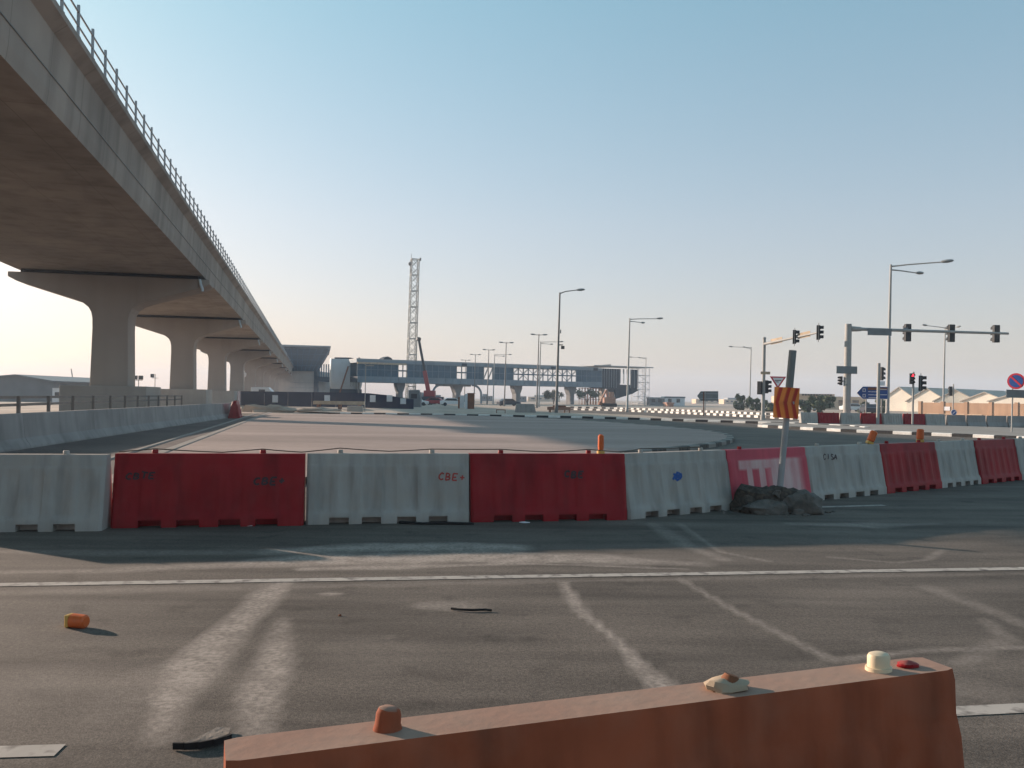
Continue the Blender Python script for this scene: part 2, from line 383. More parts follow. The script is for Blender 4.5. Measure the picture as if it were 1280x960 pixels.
# near carriageway with the sand that has been tracked over it (a value per vertex: where dust lies)
def near_road():
    x0, x1, y0, y1, st = -15.0, 17.0, 1.0, 17.0, 0.05
    nx, ny = int((x1 - x0) / st) + 1, int((y1 - y0) / st) + 1
    X, Y = np.meshgrid(np.linspace(x0, x1, nx), np.linspace(y0, y1, ny))
    D = np.zeros_like(X)
    rngs = np.random.RandomState(3)
    wob = np.zeros_like(X)
    for k in range(14):                        # cheap smooth wobble
        a = rngs.uniform(0, 6.28); fq = rngs.uniform(1.0, 7.0)
        wob += np.sin((X * math.cos(a) + Y * math.sin(a)) * fq + rngs.uniform(0, 6.28)) / 14 ** 0.5 / 1.2
    def track(pts, ws, amt, soft=1.0):
        nonlocal D
        g = [ground(*p) for p in pts]
        for i in range(len(g) - 1):
            ax, ay, bx, by = g[i].x, g[i].y, g[i + 1].x, g[i + 1].y
            L2 = (bx - ax) ** 2 + (by - ay) ** 2
            t = np.clip(((X - ax) * (bx - ax) + (Y - ay) * (by - ay)) / L2, 0, 1)
            d = np.hypot(X - ax - t * (bx - ax), Y - ay - t * (by - ay)) * (1 + 0.0 * wob)
            w = (ws[i] + (ws[i + 1] - ws[i]) * t) * (1 + 0.35 * wob)
            am = amt[i] + (amt[i + 1] - amt[i]) * t if isinstance(amt, list) else amt
            D = np.maximum(D, am * np.clip(1 - (d / np.maximum(w, 0.01)) ** 2, 0, 1) ** soft)
    def blob(px, py, rx, ry, amt):
        nonlocal D
        c = ground(px, py)
        d = ((X - c.x) / rx) ** 2 + ((Y - c.y) / ry) ** 2
        D = np.maximum(D, amt * np.clip(1 - d * (1 + 0.5 * wob), 0, 1))
    track([(352, 728), (320, 760), (282, 790), (240, 830), (212, 870), (195, 925)], [.12, .14, .16, .18, .17, .14], [.75, .75, .8, 1.0, .95, .4])
    track([(352, 775), (345, 830), (325, 870), (318, 935)], [.07, .11, .14, .13], [.4, .8, .9, .4])
    track([(704, 728), (726, 765), (770, 800), (800, 835), (832, 862)], [.05, .07, .08, .08, .11], [.8, .75, .9, .8, 1.0])
    track([(850, 724), (915, 762), (985, 798), (1040, 826)], [.06, .05, .05, .06], .5)
    track([(1040, 826), (1150, 814), (1330, 808)], [.05, .06, .05], .45)
    track([(1160, 735), (1225, 760), (1330, 800)], [.1, .12, .1], .3)
    track([(1230, 775), (1260, 800), (1200, 830)], [.08, .1, .08], .3)
    track([(815, 655), (858, 682), (905, 700)], [.12, .12, .1], .35)
    track([(850, 655), (900, 690), (960, 702)], [.06, .06, .06], .4)
    track([(1040, 697), (1120, 704), (1160, 700), (1178, 688)], [.06, .06, .05, .05], .35)
    track([(0, 716), (120, 714), (260, 708), (400, 700), (560, 697), (760, 700), (880, 706)], [.12, .16, .22, .38, .42, .3, .15], [.5, .5, .5, 1.0, 1.0, .75, .35])
    track([(340, 690), (480, 684), (640, 684)], [.2, .4, .3], [.7, 1.0, .8])
    track([(380, 712), (500, 709), (680, 704)], [.1, .14, .1], .75)
    track([(0, 690), (150, 692), (330, 690)], [.15, .2, .15], .3)
    track([(990, 655), (1080, 657), (1170, 655)], [.12, .28, .1], [.3, .5, .2])
    track([(640, 705), (760, 708), (860, 712)], [.04, .05, .04], .6)
    track([(0, 742), (300, 735), (640, 728), (1000, 722), (1300, 717)], [.10, .12, .10, .08, .08], .25)
    track([(0, 640), (400, 640), (800, 636)], [.5, .5, .4], .25)
    blob(552, 758, .33, .17, .55); blob(413, 743, .12, .06, .8); blob(486, 797, .09, .04, .4); blob(205, 855, .35, .6, .25)
    blob(470, 815, .5, .5, .14); blob(20, 870, .5, .7, .15); blob(1180, 870, .5, .4, .2)
    me = bpy.data.meshes.new('road_surface')
    vs = np.stack([X.ravel(), Y.ravel(), np.full(X.size, 0.004)], 1)
    idx = np.arange(nx * ny).reshape(ny, nx)
    q = np.stack([idx[:-1, :-1], idx[:-1, 1:], idx[1:, 1:], idx[1:, :-1]], -1).reshape(-1, 4)
    me.vertices.add(len(vs)); me.vertices.foreach_set('co', vs.astype(np.float32).ravel())
    me.loops.add(q.size); me.loops.foreach_set('vertex_index', q.astype(np.int32).ravel())
    me.polygons.add(len(q)); me.polygons.foreach_set('loop_start', np.arange(0, q.size, 4, dtype=np.int32))
    me.update(calc_edges=True)
    a = me.attributes.new('dust', 'FLOAT', 'POINT'); a.data.foreach_set('value', D.astype(np.float32).ravel())
    me.materials.append(M['asphalt'])
    o = bpy.data.objects.new('road_surface', me); COL.objects.link(o); kind(o)
near_road()

def stripe(name, a, b, w, z=0.008):
    a, b = Vector((a[0], a[1], 0)), Vector((b[0], b[1], 0))
    d = (b - a).normalized(); n = Vector((-d.y, d.x, 0)) * w / 2
    k = max(2, int((b - a).length / 0.5)); mb = MB()
    for i in range(k):
        p, q = a + (b - a) * i / k, a + (b - a) * (i + 1) / k
        mb.sheet([(*(p - n).xy, z), (*(q - n).xy, z), (*(q + n).xy, z), (*(p + n).xy, z)])
    return kind(mb.build(name, M['lanepaint']))
e0, e1 = ground(0, 732), ground(1280, 711.5)
ed = (e1 - e0).normalized()
stripe('road_marking', e0 - ed * 10, e1 + ed * 8, 0.13)
for a, b in ((ground(-60, 943.5), ground(75, 939.5)), (ground(1168, 892), ground(1330, 884))):
    stripe('road_marking', a, b, 0.13)
stripe('road_marking', ground(1020, 634.5), ground(1105, 632), 0.12)

# --- viaduct frame of reference (lateral, along)
VA = math.atan(250 / 1065)
UU = Vector((-math.sin(VA), math.cos(VA), 0)); NN = Vector((math.cos(VA), math.sin(VA), 0))
def vl(l, s, z=0): return NN * l + UU * s + Vector((0, 0, z))

# brick island of the roundabout, its left side cut straight along the viaduct
IC, IR = Vector((-15.0, 46.0, 0)), 25.0
def rim(a, r): return Vector((IC.x + r * math.cos(a), IC.y + r * math.sin(a), 0))
a0, a1 = R(-62), R(97)
pl0, pl1 = vl(-3.5, 15.0), vl(-3.2, 72.5)
def smooth(pts, n=8):
    out = []
    for i in range(len(pts) - 1):
        p0, p1, p2, p3 = pts[max(i - 1, 0)], pts[i], pts[i + 1], pts[min(i + 2, len(pts) - 1)]
        for k in range(n):
            t = k / n
            out.append(0.5 * ((2 * p1) + (p2 - p0) * t + (2 * p0 - 5 * p1 + 4 * p2 - p3) * t * t + (3 * p1 - p0 - 3 * p2 + p3) * t ** 3))
    return out + [pts[-1]]
RIM = smooth([ground(*p) for p in ((600, 600), (700, 583), (790, 570.5), (850, 564.5), (890, 559.5), (911, 555), (917.5, 551), (911, 546.5), (885, 541), (850, 537.5), (800, 533), (740, 528.5), (690, 525.5), (620, 522.5), (520, 520.5), (420, 519.6), (340, 519.3))])
arc = [p + (Vector((-12, 45, 0)) - p).normalized() * .28 for p in RIM]
isl = [(p.x, p.y) for p in arc if (p - vl(0, 0)).dot(NN) > -3.1]
isl += [(pl1.x, pl1.y), (pl0.x, pl0.y)]
flat('paved_island_pavement', isl, 0.14, M['paver'])
def kerb(name, pts, w=0.28, h=0.15, block=1.0, z0=-0.01, mats=None, inner=0, ms=None):
    """kerb of alternately painted blocks along a line"""
    pts = [Vector((p[0], p[1], 0)) for p in pts]
    seg = [(pts[i + 1] - pts[i]).length for i in range(len(pts) - 1)]
    tot = sum(seg)
    def P(t):
        for i, s_ in enumerate(seg):
            if t <= s_ or i == len(seg) - 1: 
                d = (pts[i + 1] - pts[i]).normalized()
                return pts[i] + d * t, Vector((-d.y, d.x, 0))
            t -= s_
    mb = MB(); n = int(tot / block)
    for k in range(n):
        mb.cur = k % 2 if ms is None else ms
        (p, n0), (q, n1) = P(k * block + 0.008), P((k + 1) * block - 0.008)
        a, b, c, d = p, q, q + n1 * w, p + n0 * w
        ch = Vector((0, 0, h))
        bev = Vector((0, 0, h - 0.03)); 
        A, B = p + n0 * 0.03, q + n1 * 0.03
        mb.add([(v.x, v.y, v.z) for v in (a + Vector((0, 0, z0)), b + Vector((0, 0, z0)), c + Vector((0, 0, z0)), d + Vector((0, 0, z0)), a + bev, b + bev, A + ch, B + ch, c + ch, d + ch)],
               [(0, 1, 5, 4), (4, 5, 7, 6), (6, 7, 8, 9), (2, 3, 9, 8), (0, 4, 6, 9, 3), (1, 2, 8, 7, 5)])
    return kind(mb.build(name, mats or [M['paintw'], M['paintk']]))
kerb('island_kerb', RIM, block=0.9, mats=[M['pave'], M['paintg']])
# left edge of the island: pale double kerb line beside dark pavers
kerb('island_edge_kerb', [vl(-3.5, 20), vl(-3.2, 73)], w=0.26, h=0.155, block=1.0, mats=[M['pave'], M['pave']])
kerb('island_edge_kerb', [vl(-4.6, 20), vl(-4.3, 73)], w=0.14, h=0.06, block=1.0, mats=[M['pave'], M['pave']])
J0, J1 = ground(0, 567.5), ground(303, 520.5)
jd = (J1 - J0).normalized(); jn = Vector((-jd.y, jd.x, 0))
pa = J0 - jd * 16; pb = J1 + jd * 14
q0, q1 = vl(-3.55, 14), vl(-3.25, 73)
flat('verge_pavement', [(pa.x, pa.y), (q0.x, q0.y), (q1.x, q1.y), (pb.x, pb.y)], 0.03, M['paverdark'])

# median behind the ring road, second carriageway and the far chequered kerbs
kerb('road_kerb', [(p.x, p.y) for p in K1], block=1.0, w=0.3, h=0.16)
kerb('road_kerb', [(p.x, p.y) for p in K2], block=1.0, w=0.3, h=0.16)
md = [ground(*p) for p in ((300, 512), (500, 512.5), (600, 513.6), (690, 516), (800, 520.3), (835, 523.5))]
flat('median_pavement', [(p.x, p.y) for p in K1[:6]] + [(p.x, p.y) for p in reversed(md)], 0.11, M['sand'])
md2 = [ground(*p) for p in ((835, 524.1), (900, 525.2), (1000, 528.5), (1100, 531.5), (1400, 541))]
flat('traffic_island_pavement', [(p.x, p.y) for p in K1[5:]] + [(p.x, p.y + 0.3) for p in K2[3:]] + [(p.x, p.y) for p in reversed(md2)], 0.13, M['pave'])
flat('traffic_island_pavement', [(p.x, p.y + 0.3) for p in K2[:4]] + [(p.x, p.y) for p in reversed(K1[7:])], 0.125, M['pave'])
r2n = [ground(*p) for p in ((690, 516), (800, 520.4), (835, 523.4), (900, 524.6), (1000, 528), (1100, 531), (1400, 540.5))]
r2f = [ground(*p) for p in ((690, 512), (800, 514.5), (950, 521.5), (1060, 526), (1400, 534))]
flat('far_road', [(p.x, p.y) for p in r2n] + [(p.x, p.y) for p in reversed(r2f)], 0.0, M['asphalt'])
kerb('far_kerb', [ground(*p) for p in ((708, 512.2), (770, 514), (830, 516.3), (890, 519.2), (955, 522.6), (1040, 526.8))], block=0.75, h=0.22, w=0.3)
kerb('far_kerb', [ground(*p) for p in ((708, 509.8), (770, 511.2), (830, 513.2), (890, 515.6), (955, 518.6), (1040, 522))], block=0.8, h=0.25, w=0.3)
# ------------------------------------------------------------------ plastic barriers
BL, BH = 2.05, 0.88
def half(z):
    prof = [(0, .245), (.12, .24), (.15, .222), (.70, .125), (.76, .098), (.85, .092), (.88, .078)]
    for (z0, w0), (z1, w1) in zip(prof, prof[1:]):
        if z <= z1: return w0 + (w1 - w0) * (z - z0) / (z1 - z0)
    return prof[-1][1]
NFL = 7
def flute(x, z, depth):
    if not (.15 < z < .74): return 0
    t = ((x / BL + 0.5) * (NFL + 0.6) - 0.3) % 1.0
    if abs(x) > BL / 2 - 0.09: return 0
    k = min(1, max(0, (0.33 - abs(t - 0.5)) / 0.09))
    zz = min(1, (z - .15) / .05) * min(1, (.74 - z) / .10)
    return depth * k * zz
def barrier_mesh(depth=0.022):
    zs = [.12, .15, .20, .32, .46, .58, .64, .70, .74, .76, .85, .88]
    xs = set(np.linspace(-BL / 2, BL / 2, 72).round(4))
    notch = [(-.74, -.50), (-.34, -.10), (.10, .34), (.50, .74)]
    for a, b in notch:
        for e in (a, b): xs |= {e - .0005, e + .0005}
    rings = []
    for x in sorted(xs):
        zb = .085 if any(a <= x <= b for a, b in notch) else 0.0
        ex = 1 - 0.15 * max(0, (abs(x) - (BL / 2 - .03)) / .03)
        fr = [(-half(max(zb, .0)) * ex, zb)] + [(-(half(z) - flute(x, z, depth)) * ex, z) for z in zs]
        bk = [(-y, z) for y, z in reversed(fr)]
        rings.append([(x, y, z) for y, z in fr + bk])
    return MB().loft(rings).box(-BL / 2 + .1, BL / 2 - .1, -.10, .10, .002, .11)
def cap_mesh(x, r=0.035, h=0.045):
    return MB().tube([(x, 0, BH - 0.004), (x, 0, BH + h * .8), (x, 0, BH + h)], [r, r, r * .8], 12)
def make_barrier(label, body_mat, capm, group, depth=0.022):
    t = thing('plastic_barrier', label, 'barrier', group=group)
    barrier_mesh(depth).build('body', body_mat, t, smooth=True)
    for x in (-.62, .55): cap_mesh(x).build('filler_cap', capm, t, smooth=True)
    return t

def faded():
    """red plastic bleached to pink, with a pale washed-out patch that ran down in drips"""
    mt = mat('bleached_red_plastic', (0.50, 0.06, 0.09), 0.6, 0.15, 1.5, streak=0.15)
    nt = mt.node_tree; N = nt.nodes; L = nt.links; b = N['Principled BSDF']
    src = b.inputs['Base Color'].links[0].from_socket
    tc = N.new('ShaderNodeTexCoord'); sx = N.new('ShaderNodeSeparateXYZ'); L.new(tc.outputs['Object'], sx.inputs[0])
    def rng(v, a, b_, c, d):
        r = N.new('ShaderNodeMapRange'); r.inputs[1].default_value = a; r.inputs[2].default_value = b_; r.inputs[3].default_value = c; r.inputs[4].default_value = d
        L.new(v, r.inputs[0]); return r.outputs[0]
    def mth(op, a, c):
        n = N.new('ShaderNodeMath'); n.operation = op
        for i, v in enumerate((a, c)):
            if isinstance(v, (int, float)): n.inputs[i].default_value = v
            else: L.new(v, n.inputs[i])
        return n.outputs[0]
    n = N.new('ShaderNodeTexNoise'); n.inputs['Scale'].default_value = 4; n.inputs['Detail'].default_value = 6
    mp = N.new('ShaderNodeMapping'); mp.inputs['Scale'].default_value = (1.6, 1, 0.35); L.new(tc.outputs['Object'], mp.inputs[0]); L.new(mp.outputs[0], n.inputs['Vector'])
    top = mth('MULTIPLY', rng(sx.outputs[2], .70, .73, 1, 0), rng(sx.outputs[2], .56, .60, 0, 1))          # band near the top
    top = mth('MULTIPLY', top, mth('MULTIPLY', rng(sx.outputs[0], -.82, -.76, 0, 1), rng(sx.outputs[0], .72, .82, 1, 0)))
    body = mth('MULTIPLY', rng(sx.outputs[0], -.15, .15, 0, 1), rng(sx.outputs[0], .7, .9, 1, 0))
    body = mth('MULTIPLY', body, rng(sx.outputs[2], .70, .74, 1, 0))
    w = N.new('ShaderNodeMath'); w.operation = 'SINE'; L.new(mth('MULTIPLY', sx.outputs[0], 20.0), w.inputs[0])
    drip = mth('MULTIPLY', rng(w.outputs[0], -.1, .4, 0, 1), mth('MULTIPLY', rng(sx.outputs[0], -.66, -.6, 0, 1), rng(sx.outputs[0], .1, .2, 1, 0)))
    drip = mth('MULTIPLY', drip, mth('MULTIPLY', rng(sx.outputs[2], .2, .3, 0, 1), rng(sx.outputs[2], .68, .72, 1, 0)))
    f = mth('MAXIMUM', mth('MAXIMUM', top, body), drip)
    f = mth('MULTIPLY', f, rng(n.outputs['Fac'], .25, .6, .45, .95))
    mx = N.new('ShaderNodeMixRGB'); mx.use_clamp = True; mx.inputs[2].default_value = (0.60, 0.42, 0.40, 1)
    L.new(f, mx.inputs[0]); L.new(src, mx.inputs[1]); L.new(mx.outputs[0], b.inputs['Base Color'])
    return mt
M['faded'] = faded()

G = 'red and white plastic barriers across the closed road'
protoW = make_barrier('x', M['white'], M['white'], G)
protoR = make_barrier('x', M['red'], M['red'], G, 0.012)
protoP = make_barrier('x', M['faded'], M['red'], G, 0.010)
for k, p in zip('WRP', (protoW, protoR, protoP)): KIDS[k] = [p, False]
def put_barrier(k, a, b, label, sz=1.0):
    p, used = KIDS[k]
    o = copy_tree(p) if used else p
    KIDS[k][1] = True
    A, B = ground(*a), ground(*b)
    d = (B - A); n = Vector((-d.y, d.x, 0)).normalized()
    c = (A + B) / 2 + n * 0.245
    o.location = (c.x, c.y, 0.004); o.rotation_euler = (0, 0, math.atan2(d.y, d.x))
    o.scale = (d.length / BL, 1, sz)
    o['label'] = label
    return o
row = [
    ('W', (-116, 667), (126, 664.5), 'white fluted plastic barrier cut by the left frame edge'),
    ('R', (137, 661), (379, 657.5), 'widest red plastic barrier, with two black scrawls'),
    ('W', (382, 656.5), (587, 653.5), 'white plastic barrier with a red scrawl near its right end'),
    ('R', (589, 653.5), (785, 650.5), 'red plastic barrier carrying a tall thin orange lamp'),
    ('W', (787, 650), (919, 637.5), 'white plastic barrier with a blue paint blot'),
    ('P', (919, 638), (1017, 627.5), 'bleached pink barrier with a washed-out patch, behind the leaning post'),
    ('W', (1017, 627), (1110, 617.5), 'white plastic barrier with small black lettering near its top'),
    ('R', (1109, 617.5), (1179, 610.5), 'dark red barrier between two white ones, right of the leaning post'),
    ('W', (1177, 610.5), (1230, 605), 'small-looking white barrier with no writing, between two dark red ones'),
    ('R', (1228, 605.5), (1281, 600), 'dark red barrier at the right frame edge'),
    ('W', (1279, 600.5), (1332, 595), 'white barrier mostly cut off by the right frame edge'),
]
BAR = [put_barrier(*r_) for r_ in row]

# scrawls follow the barrier's own surface
def strokes(o, lines, x0, z0, sx, sz, mt, depth, w=0.02):
    mb = MB()
    for ln in lines:
        pts = []
        for (a, b) in zip(ln, ln[1:]):
            for i in range(4):
                t = i / 4; pts.append((a[0] + (b[0] - a[0]) * t, a[1] + (b[1] - a[1]) * t))
        pts.append(ln[-1])
        P = []
        for (x, z) in pts:
            X, Z = x0 + x * sx, z0 + z * sz
            P.append((X, -(half(Z) - flute(X, Z, depth)) - 0.004, Z))
        for p, q in zip(P, P[1:]): mb.beam(p, q, w, 0.004, (0, -1, 0.2))
    return mb.build('graffiti', mt, o)
GL = {
    'C': [[(.9, .85), (.5, 1), (.1, .7), (.1, .3), (.5, 0), (.9, .15)]],
    'B': [[(.1, 0), (.1, 1), (.7, .9), (.75, .6), (.1, .5)], [(.1, .5), (.85, .4), (.8, .08), (.1, 0)]],
    'E': [[(.9, 1), (.1, 1), (.1, 0), (.9, 0)], [(.1, .5), (.7, .5)]],
    'T': [[(.5, 0), (.5, 1)], [(0, 1), (1, 1)]],
    '+': [[(.1, .5), (.9, .5)], [(.5, .15), (.5, .85)]],
    'I': [[(.5, 0), (.5, 1)]],
    'S': [[(.9, .9), (.4, 1), (.1, .75), (.8, .35), (.6, .02), (.1, .1)]],
    'A': [[(0, 0), (.5, 1), (1, 0)], [(.2, .4), (.8, .4)]],
    'D': [[(.1, 0), (.1, 1), (.6, .9), (.9, .5), (.6, .1), (.1, 0)]],
}
def word(o, txt, x0, z0, h, mt, depth, w=0.02, slant=0.2):
    for i, c in enumerate(txt):
        jit = random.uniform(-.12, .12)
        strokes(o, [[(x + i * 1.25 + z * slant, z * random.uniform(.9, 1.1) + jit) for x, z in ln] for ln in GL[c]], x0, z0, h * 0.85, h, mt, depth, w)
word(BAR[1], 'CBTE', -.90, .575, .075, M['scrawlblack'], .012)
word(BAR[1], 'CBE+', .46, .50, .085, M['scrawlblack'], .012, 0.024)
word(BAR[2], 'CBE+', .62, .54, .085, M['scrawlred'], .022, 0.018)
word(BAR[3], 'CBE', .19, .565, .085, M['scrawlblack'], .012, 0.026)
word(BAR[6], 'CISA', -.62, .655, .09, M['scrawlblack'], .022, 0.014)
strokes(BAR[4], [[(0, .2), (.3, .7), (.7, .9), (1, .5), (.6, .1), (.2, .3), (.5, .55), (.9, .2)], [(.1, .8), (.5, .5), (1, .75)], [(.4, 0), (.6, 1)], [(.2, .5), (.8, .4)]], -.16, .47, .2, .13, M['scrawlblue'], .022, 0.03)

# the near barrier, sun-faded
nb = thing('plastic_barrier', 'orange-red plastic barrier closest to the viewer, pale worn top', 'barrier')
def near_barrier():
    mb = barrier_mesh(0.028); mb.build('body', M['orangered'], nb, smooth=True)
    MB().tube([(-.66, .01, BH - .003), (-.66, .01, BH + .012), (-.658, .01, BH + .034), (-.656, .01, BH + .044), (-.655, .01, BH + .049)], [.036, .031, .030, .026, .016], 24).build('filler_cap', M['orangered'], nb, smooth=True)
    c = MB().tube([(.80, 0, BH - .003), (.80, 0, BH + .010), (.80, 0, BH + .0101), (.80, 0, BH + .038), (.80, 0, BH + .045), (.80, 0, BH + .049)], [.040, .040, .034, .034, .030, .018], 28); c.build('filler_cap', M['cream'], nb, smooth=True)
    MB().lump((.91, 0, BH + .004), .035, .03, .012, 5).build('plug', M['red'], nb, smooth=True)
A, B = Vector((-.59, 1.795, 0)), Vector((1.235, 2.465, 0))
near_barrier()
nb.location = ((A.x + B.x) / 2, (A.y + B.y) / 2, 0.004); nb.rotation_euler = (0, 0, math.atan2(B.y - A.y, B.x - A.x)); nb.scale = ((B - A).length / BL, .8, 1)

# ------------------------------------------------------------------ warning lamps
def make_lamp(label, tall=0.26):
    t = thing('warning_lamp', label, 'warning lamp', group='orange warning lamps on the barriers')
    MB().tube([(0, 0, 0), (0, 0, .035), (0, 0, .04)], [.055, .055, .04], 12).build('base', M['yellow'], t, smooth=True)
    MB().tube([(0, 0, .04), (0, 0, .10), (0, 0, tall - .02), (0, 0, tall)], [.035, .042, .04, .02], 12).build('lens', M['orange'], t, smooth=True)
    return t
def on_barrier(o, b, x, ry=0, rz=0, rx=0):
    p = b.matrix_basis @ Vector((x, 0, BH)) if False else (Matrix.LocRotScale(b.location, b.rotation_euler, b.scale) @ Vector((x, 0, BH)))
    o.location = p; o.rotation_euler = (rx, ry, rz)
wl = make_lamp('tall thin orange lamp upright on the middle red barrier')
on_barrier(wl, BAR[3], .72)
def fat_lamp(label):
    t = thing('warning_lamp', label, 'warning lamp', group='orange warning lamps on the barriers')
    MB().box(-.06, .06, -.05, .05, 0, .055).build('base', M['yellow'], t, bevel=.012)
    MB().tube([(0, 0, .056), (0, 0, .07), (0, 0, .235), (0, 0, .255)], [.055, .068, .064, .045], 16).build('lens', M['orange'], t, smooth=True)
    return t
fl = fat_lamp('orange lamp leaning on the white barrier beside the dark red one')
on_barrier(fl, BAR[6], .83, R(22))
fl2 = copy_tree(fl); relabel(fl2, 'orange lamp upright on the dark red barrier right of the leaning post')
on_barrier(fl2, BAR[7], .60, R(2))
p = ground(97, 784)
fl3 = copy_tree(fl); relabel(fl3, 'orange and yellow lamp fallen over on the open asphalt'); fl3.location = (p.x + .05, p.y, .048); fl3.location.x = p.x - .07; fl3.rotation_euler = (0, R(90), R(-14)); fl3.scale = (.72, .72, .60)
# small broken-off lamp foot on the near barrier
lf = thing('lamp_base', 'broken yellow lamp foot on the near barrier top', 'lamp foot', (0, 0, 0))
MB().lump((-.005, 0, .004), .058, .042, .026, 3, .35, 14, 8).build('plate', M['tan'], lf, smooth=True)
MB().tube([(.005, 0, .018), (.01, 0, .034)], [.026, .018], 10).build('stub', M['rust'], lf, smooth=True)
on_barrier(lf, nb, .28, 0, nb.rotation_euler.z)

# rope looped along the barrier tops
def rope():
    pts = []
    def top(b, x, dz=0.03): return Matrix.LocRotScale(b.location, b.rotation_euler, b.scale) @ Vector((x, 0, BH + dz))
    raw = [top(BAR[1], -1.0, .012), top(BAR[1], -.62, .05), top(BAR[1], .1, .008), top(BAR[1], .55, .05), top(BAR[1], .98, .012), top(BAR[2], -.62, .06), top(BAR[2], 0, .02), top(BAR[2], .55, .05), top(BAR[3], -.62, .05), top(BAR[3], 0, .015), top(BAR[3], .55, .05), top(BAR[3], 1.0, .015), top(BAR[4], -.62, .05), top(BAR[4], .55, .045)]
    for a, b in zip(raw, raw[1:]):
        for i in range(6):
            t = i / 6; q = a.lerp(b, t); q.z -= 0.0
            pts.append(q + Vector((0, -.04 * math.sin(math.pi * t), .004)))
    pts.append(raw[-1])
    o = MB().tube(pts, .007, 5).build('rope', M['rope'], smooth=True)
    tag(o, 'thin dark rope tied along the tops of the front barriers', 'rope')
rope()

# ------------------------------------------------------------------ leaning post with chevron board and rubble foot
def chevron_mat():
    mt = bpy.data.materials.new('chevron_board'); mt.use_nodes = True
    nt = mt.node_tree; N = nt.nodes; L = nt.links; b = N['Principled BSDF']; b.inputs['Roughness'].default_value = 0.5
    tc = N.new('ShaderNodeTexCoord'); sx = N.new('ShaderNodeSeparateXYZ'); L.new(tc.outputs['Object'], sx.inputs[0])
    ab = N.new('ShaderNodeMath'); ab.operation = 'ABSOLUTE'; L.new(sx.outputs[2], ab.inputs[0])
    m1 = N.new('ShaderNodeMath'); m1.operation = 'MULTIPLY_ADD'; m1.inputs[1].default_value = 0.24; L.new(ab.outputs[0], m1.inputs[0]); 
    ng = N.new('ShaderNodeMath'); ng.operation = 'MULTIPLY'; ng.inputs[1].default_value = -1; L.new(sx.outputs[0], ng.inputs[0]); L.new(ng.outputs[0], m1.inputs[2])
    m2 = N.new('ShaderNodeMath'); m2.operation = 'MULTIPLY'; m2.inputs[1].default_value = 8.3; L.new(m1.outputs[0], m2.inputs[0])
    fr = N.new('ShaderNodeMath'); fr.operation = 'FRACT'; L.new(m2.outputs[0], fr.inputs[0])
    rp = N.new('ShaderNodeValToRGB'); e = rp.color_ramp.elements
    e[0].position = .30; e[0].color = (.50, .045, .03, 1); e[1].position = .52; e[1].color = (.85, .27, .06, 1)
    x = e.new(.9); x.color = (.85, .27, .06, 1); x = e.new(.99); x.color = (.50, .045, .03, 1)
    L.new(fr.outputs[0], rp.inputs[0]); L.new(rp.outputs[0], b.inputs['Base Color'])
    # thin reflective fabric: the low sun behind it shines through
    tr_ = N.new('ShaderNodeBsdfTranslucent'); L.new(rp.outputs[0], tr_.inputs['Color'])
    ms = N.new('ShaderNodeMixShader'); ms.inputs[0].default_value = .4; L.new(b.outputs[0], ms.inputs[1]); L.new(tr_.outputs[0], ms.inputs[2])
    L.new(ms.outputs[0], N['Material Output'].inputs['Surface'])
    return mt
pb_ = ground(972, 640)
ps = thing('marker_post', 'leaning grey post with red and orange chevron board, set in rubble', 'marker post', (pb_.x, pb_.y, 0))
topp = at(991, 438, pb_.y) - Vector(ps.location)
mid = topp * 0.26
MB().tube([(0.01, 0, .1), tuple(topp * .3), tuple(topp * .62)], [.046, .046, .048], 12).build('pole', M['steel'], ps, smooth=True)
MB().tube([tuple(topp * .62), tuple(topp * .64), tuple(topp)], [.05, .056, .056], 12).build('sleeve', M['lampgrey'], ps, smooth=True)
c = at(983, 503.5, pb_.y - .1) - Vector(ps.location)
mb = MB(); nx_, nz_ = 10, 10
vs = [(-.19 + .38 * i / nx_, .006 * math.sin(i * .9) + .004 * math.sin(j * .8 + i * .3), -.225 + .45 * j / nz_) for j in range(nz_ + 1) for i in range(nx_ + 1)]
mb.add(vs, [(j * (nx_ + 1) + i, j * (nx_ + 1) + i + 1, (j + 1) * (nx_ + 1) + i + 1, (j + 1) * (nx_ + 1) + i) for j in range(nz_) for i in range(nx_)])
brd = mb.build('chevron_board', chevron_mat(), ps, c, 0, smooth=True)
brd.rotation_euler = (0, R(2.5), R(4))
MB().box(-.12, .12, .01, .05, -.02, .02).build('bracket', M['steel'], ps, (c.x, c.y, c.z))
rub = thing('rubble_heap', 'heap of dark earth and concrete lumps round the leaning post', 'rubble heap', (pb_.x, pb_.y, 0))
mb = MB(); mb.lump((-.12, .05, .02), .52, .30, .33, 2, .5, 30, 16, -.01); mb.lump((-.32, -.05, .0), .34, .24, .20, 9, .5, 24, 14, -.01); mb.lump((.12, .12, .0), .42, .25, .26, 5, .5, 24, 14, -.01)
mb.build('earth', M['earth'], rub, smooth=True)
MB().lump((.30, -.12, .12), .30, .22, .20, 4, .35, 26, 14, -.01).build('lump', M['lumpconc'], rub, smooth=True)
MB().lump((-.22, -.24, .06), .30, .15, .13, 8, .4, 24, 12, -.01).build('lump', M['lumpconc'], rub, smooth=True)
mb = MB()
for i in range(34):
    a = random.uniform(0, 6.28); r = random.uniform(.1, 1) ** .6
    x, y = .05 + .48 * r * math.cos(a), .02 + .27 * r * math.sin(a) - .06
    s = random.uniform(.03, .085)
    mb.lump((x, y, max(.02, .30 * (1 - r * r) + random.uniform(-.02, .03))), s * random.uniform(.8, 1.5), s, s * random.uniform(.5, .9), i + 60, .7, 6, 4)
o = mb.build('broken_concrete', M['lumpconc'], rub); o['kind'] = 'stuff'
mb = MB()
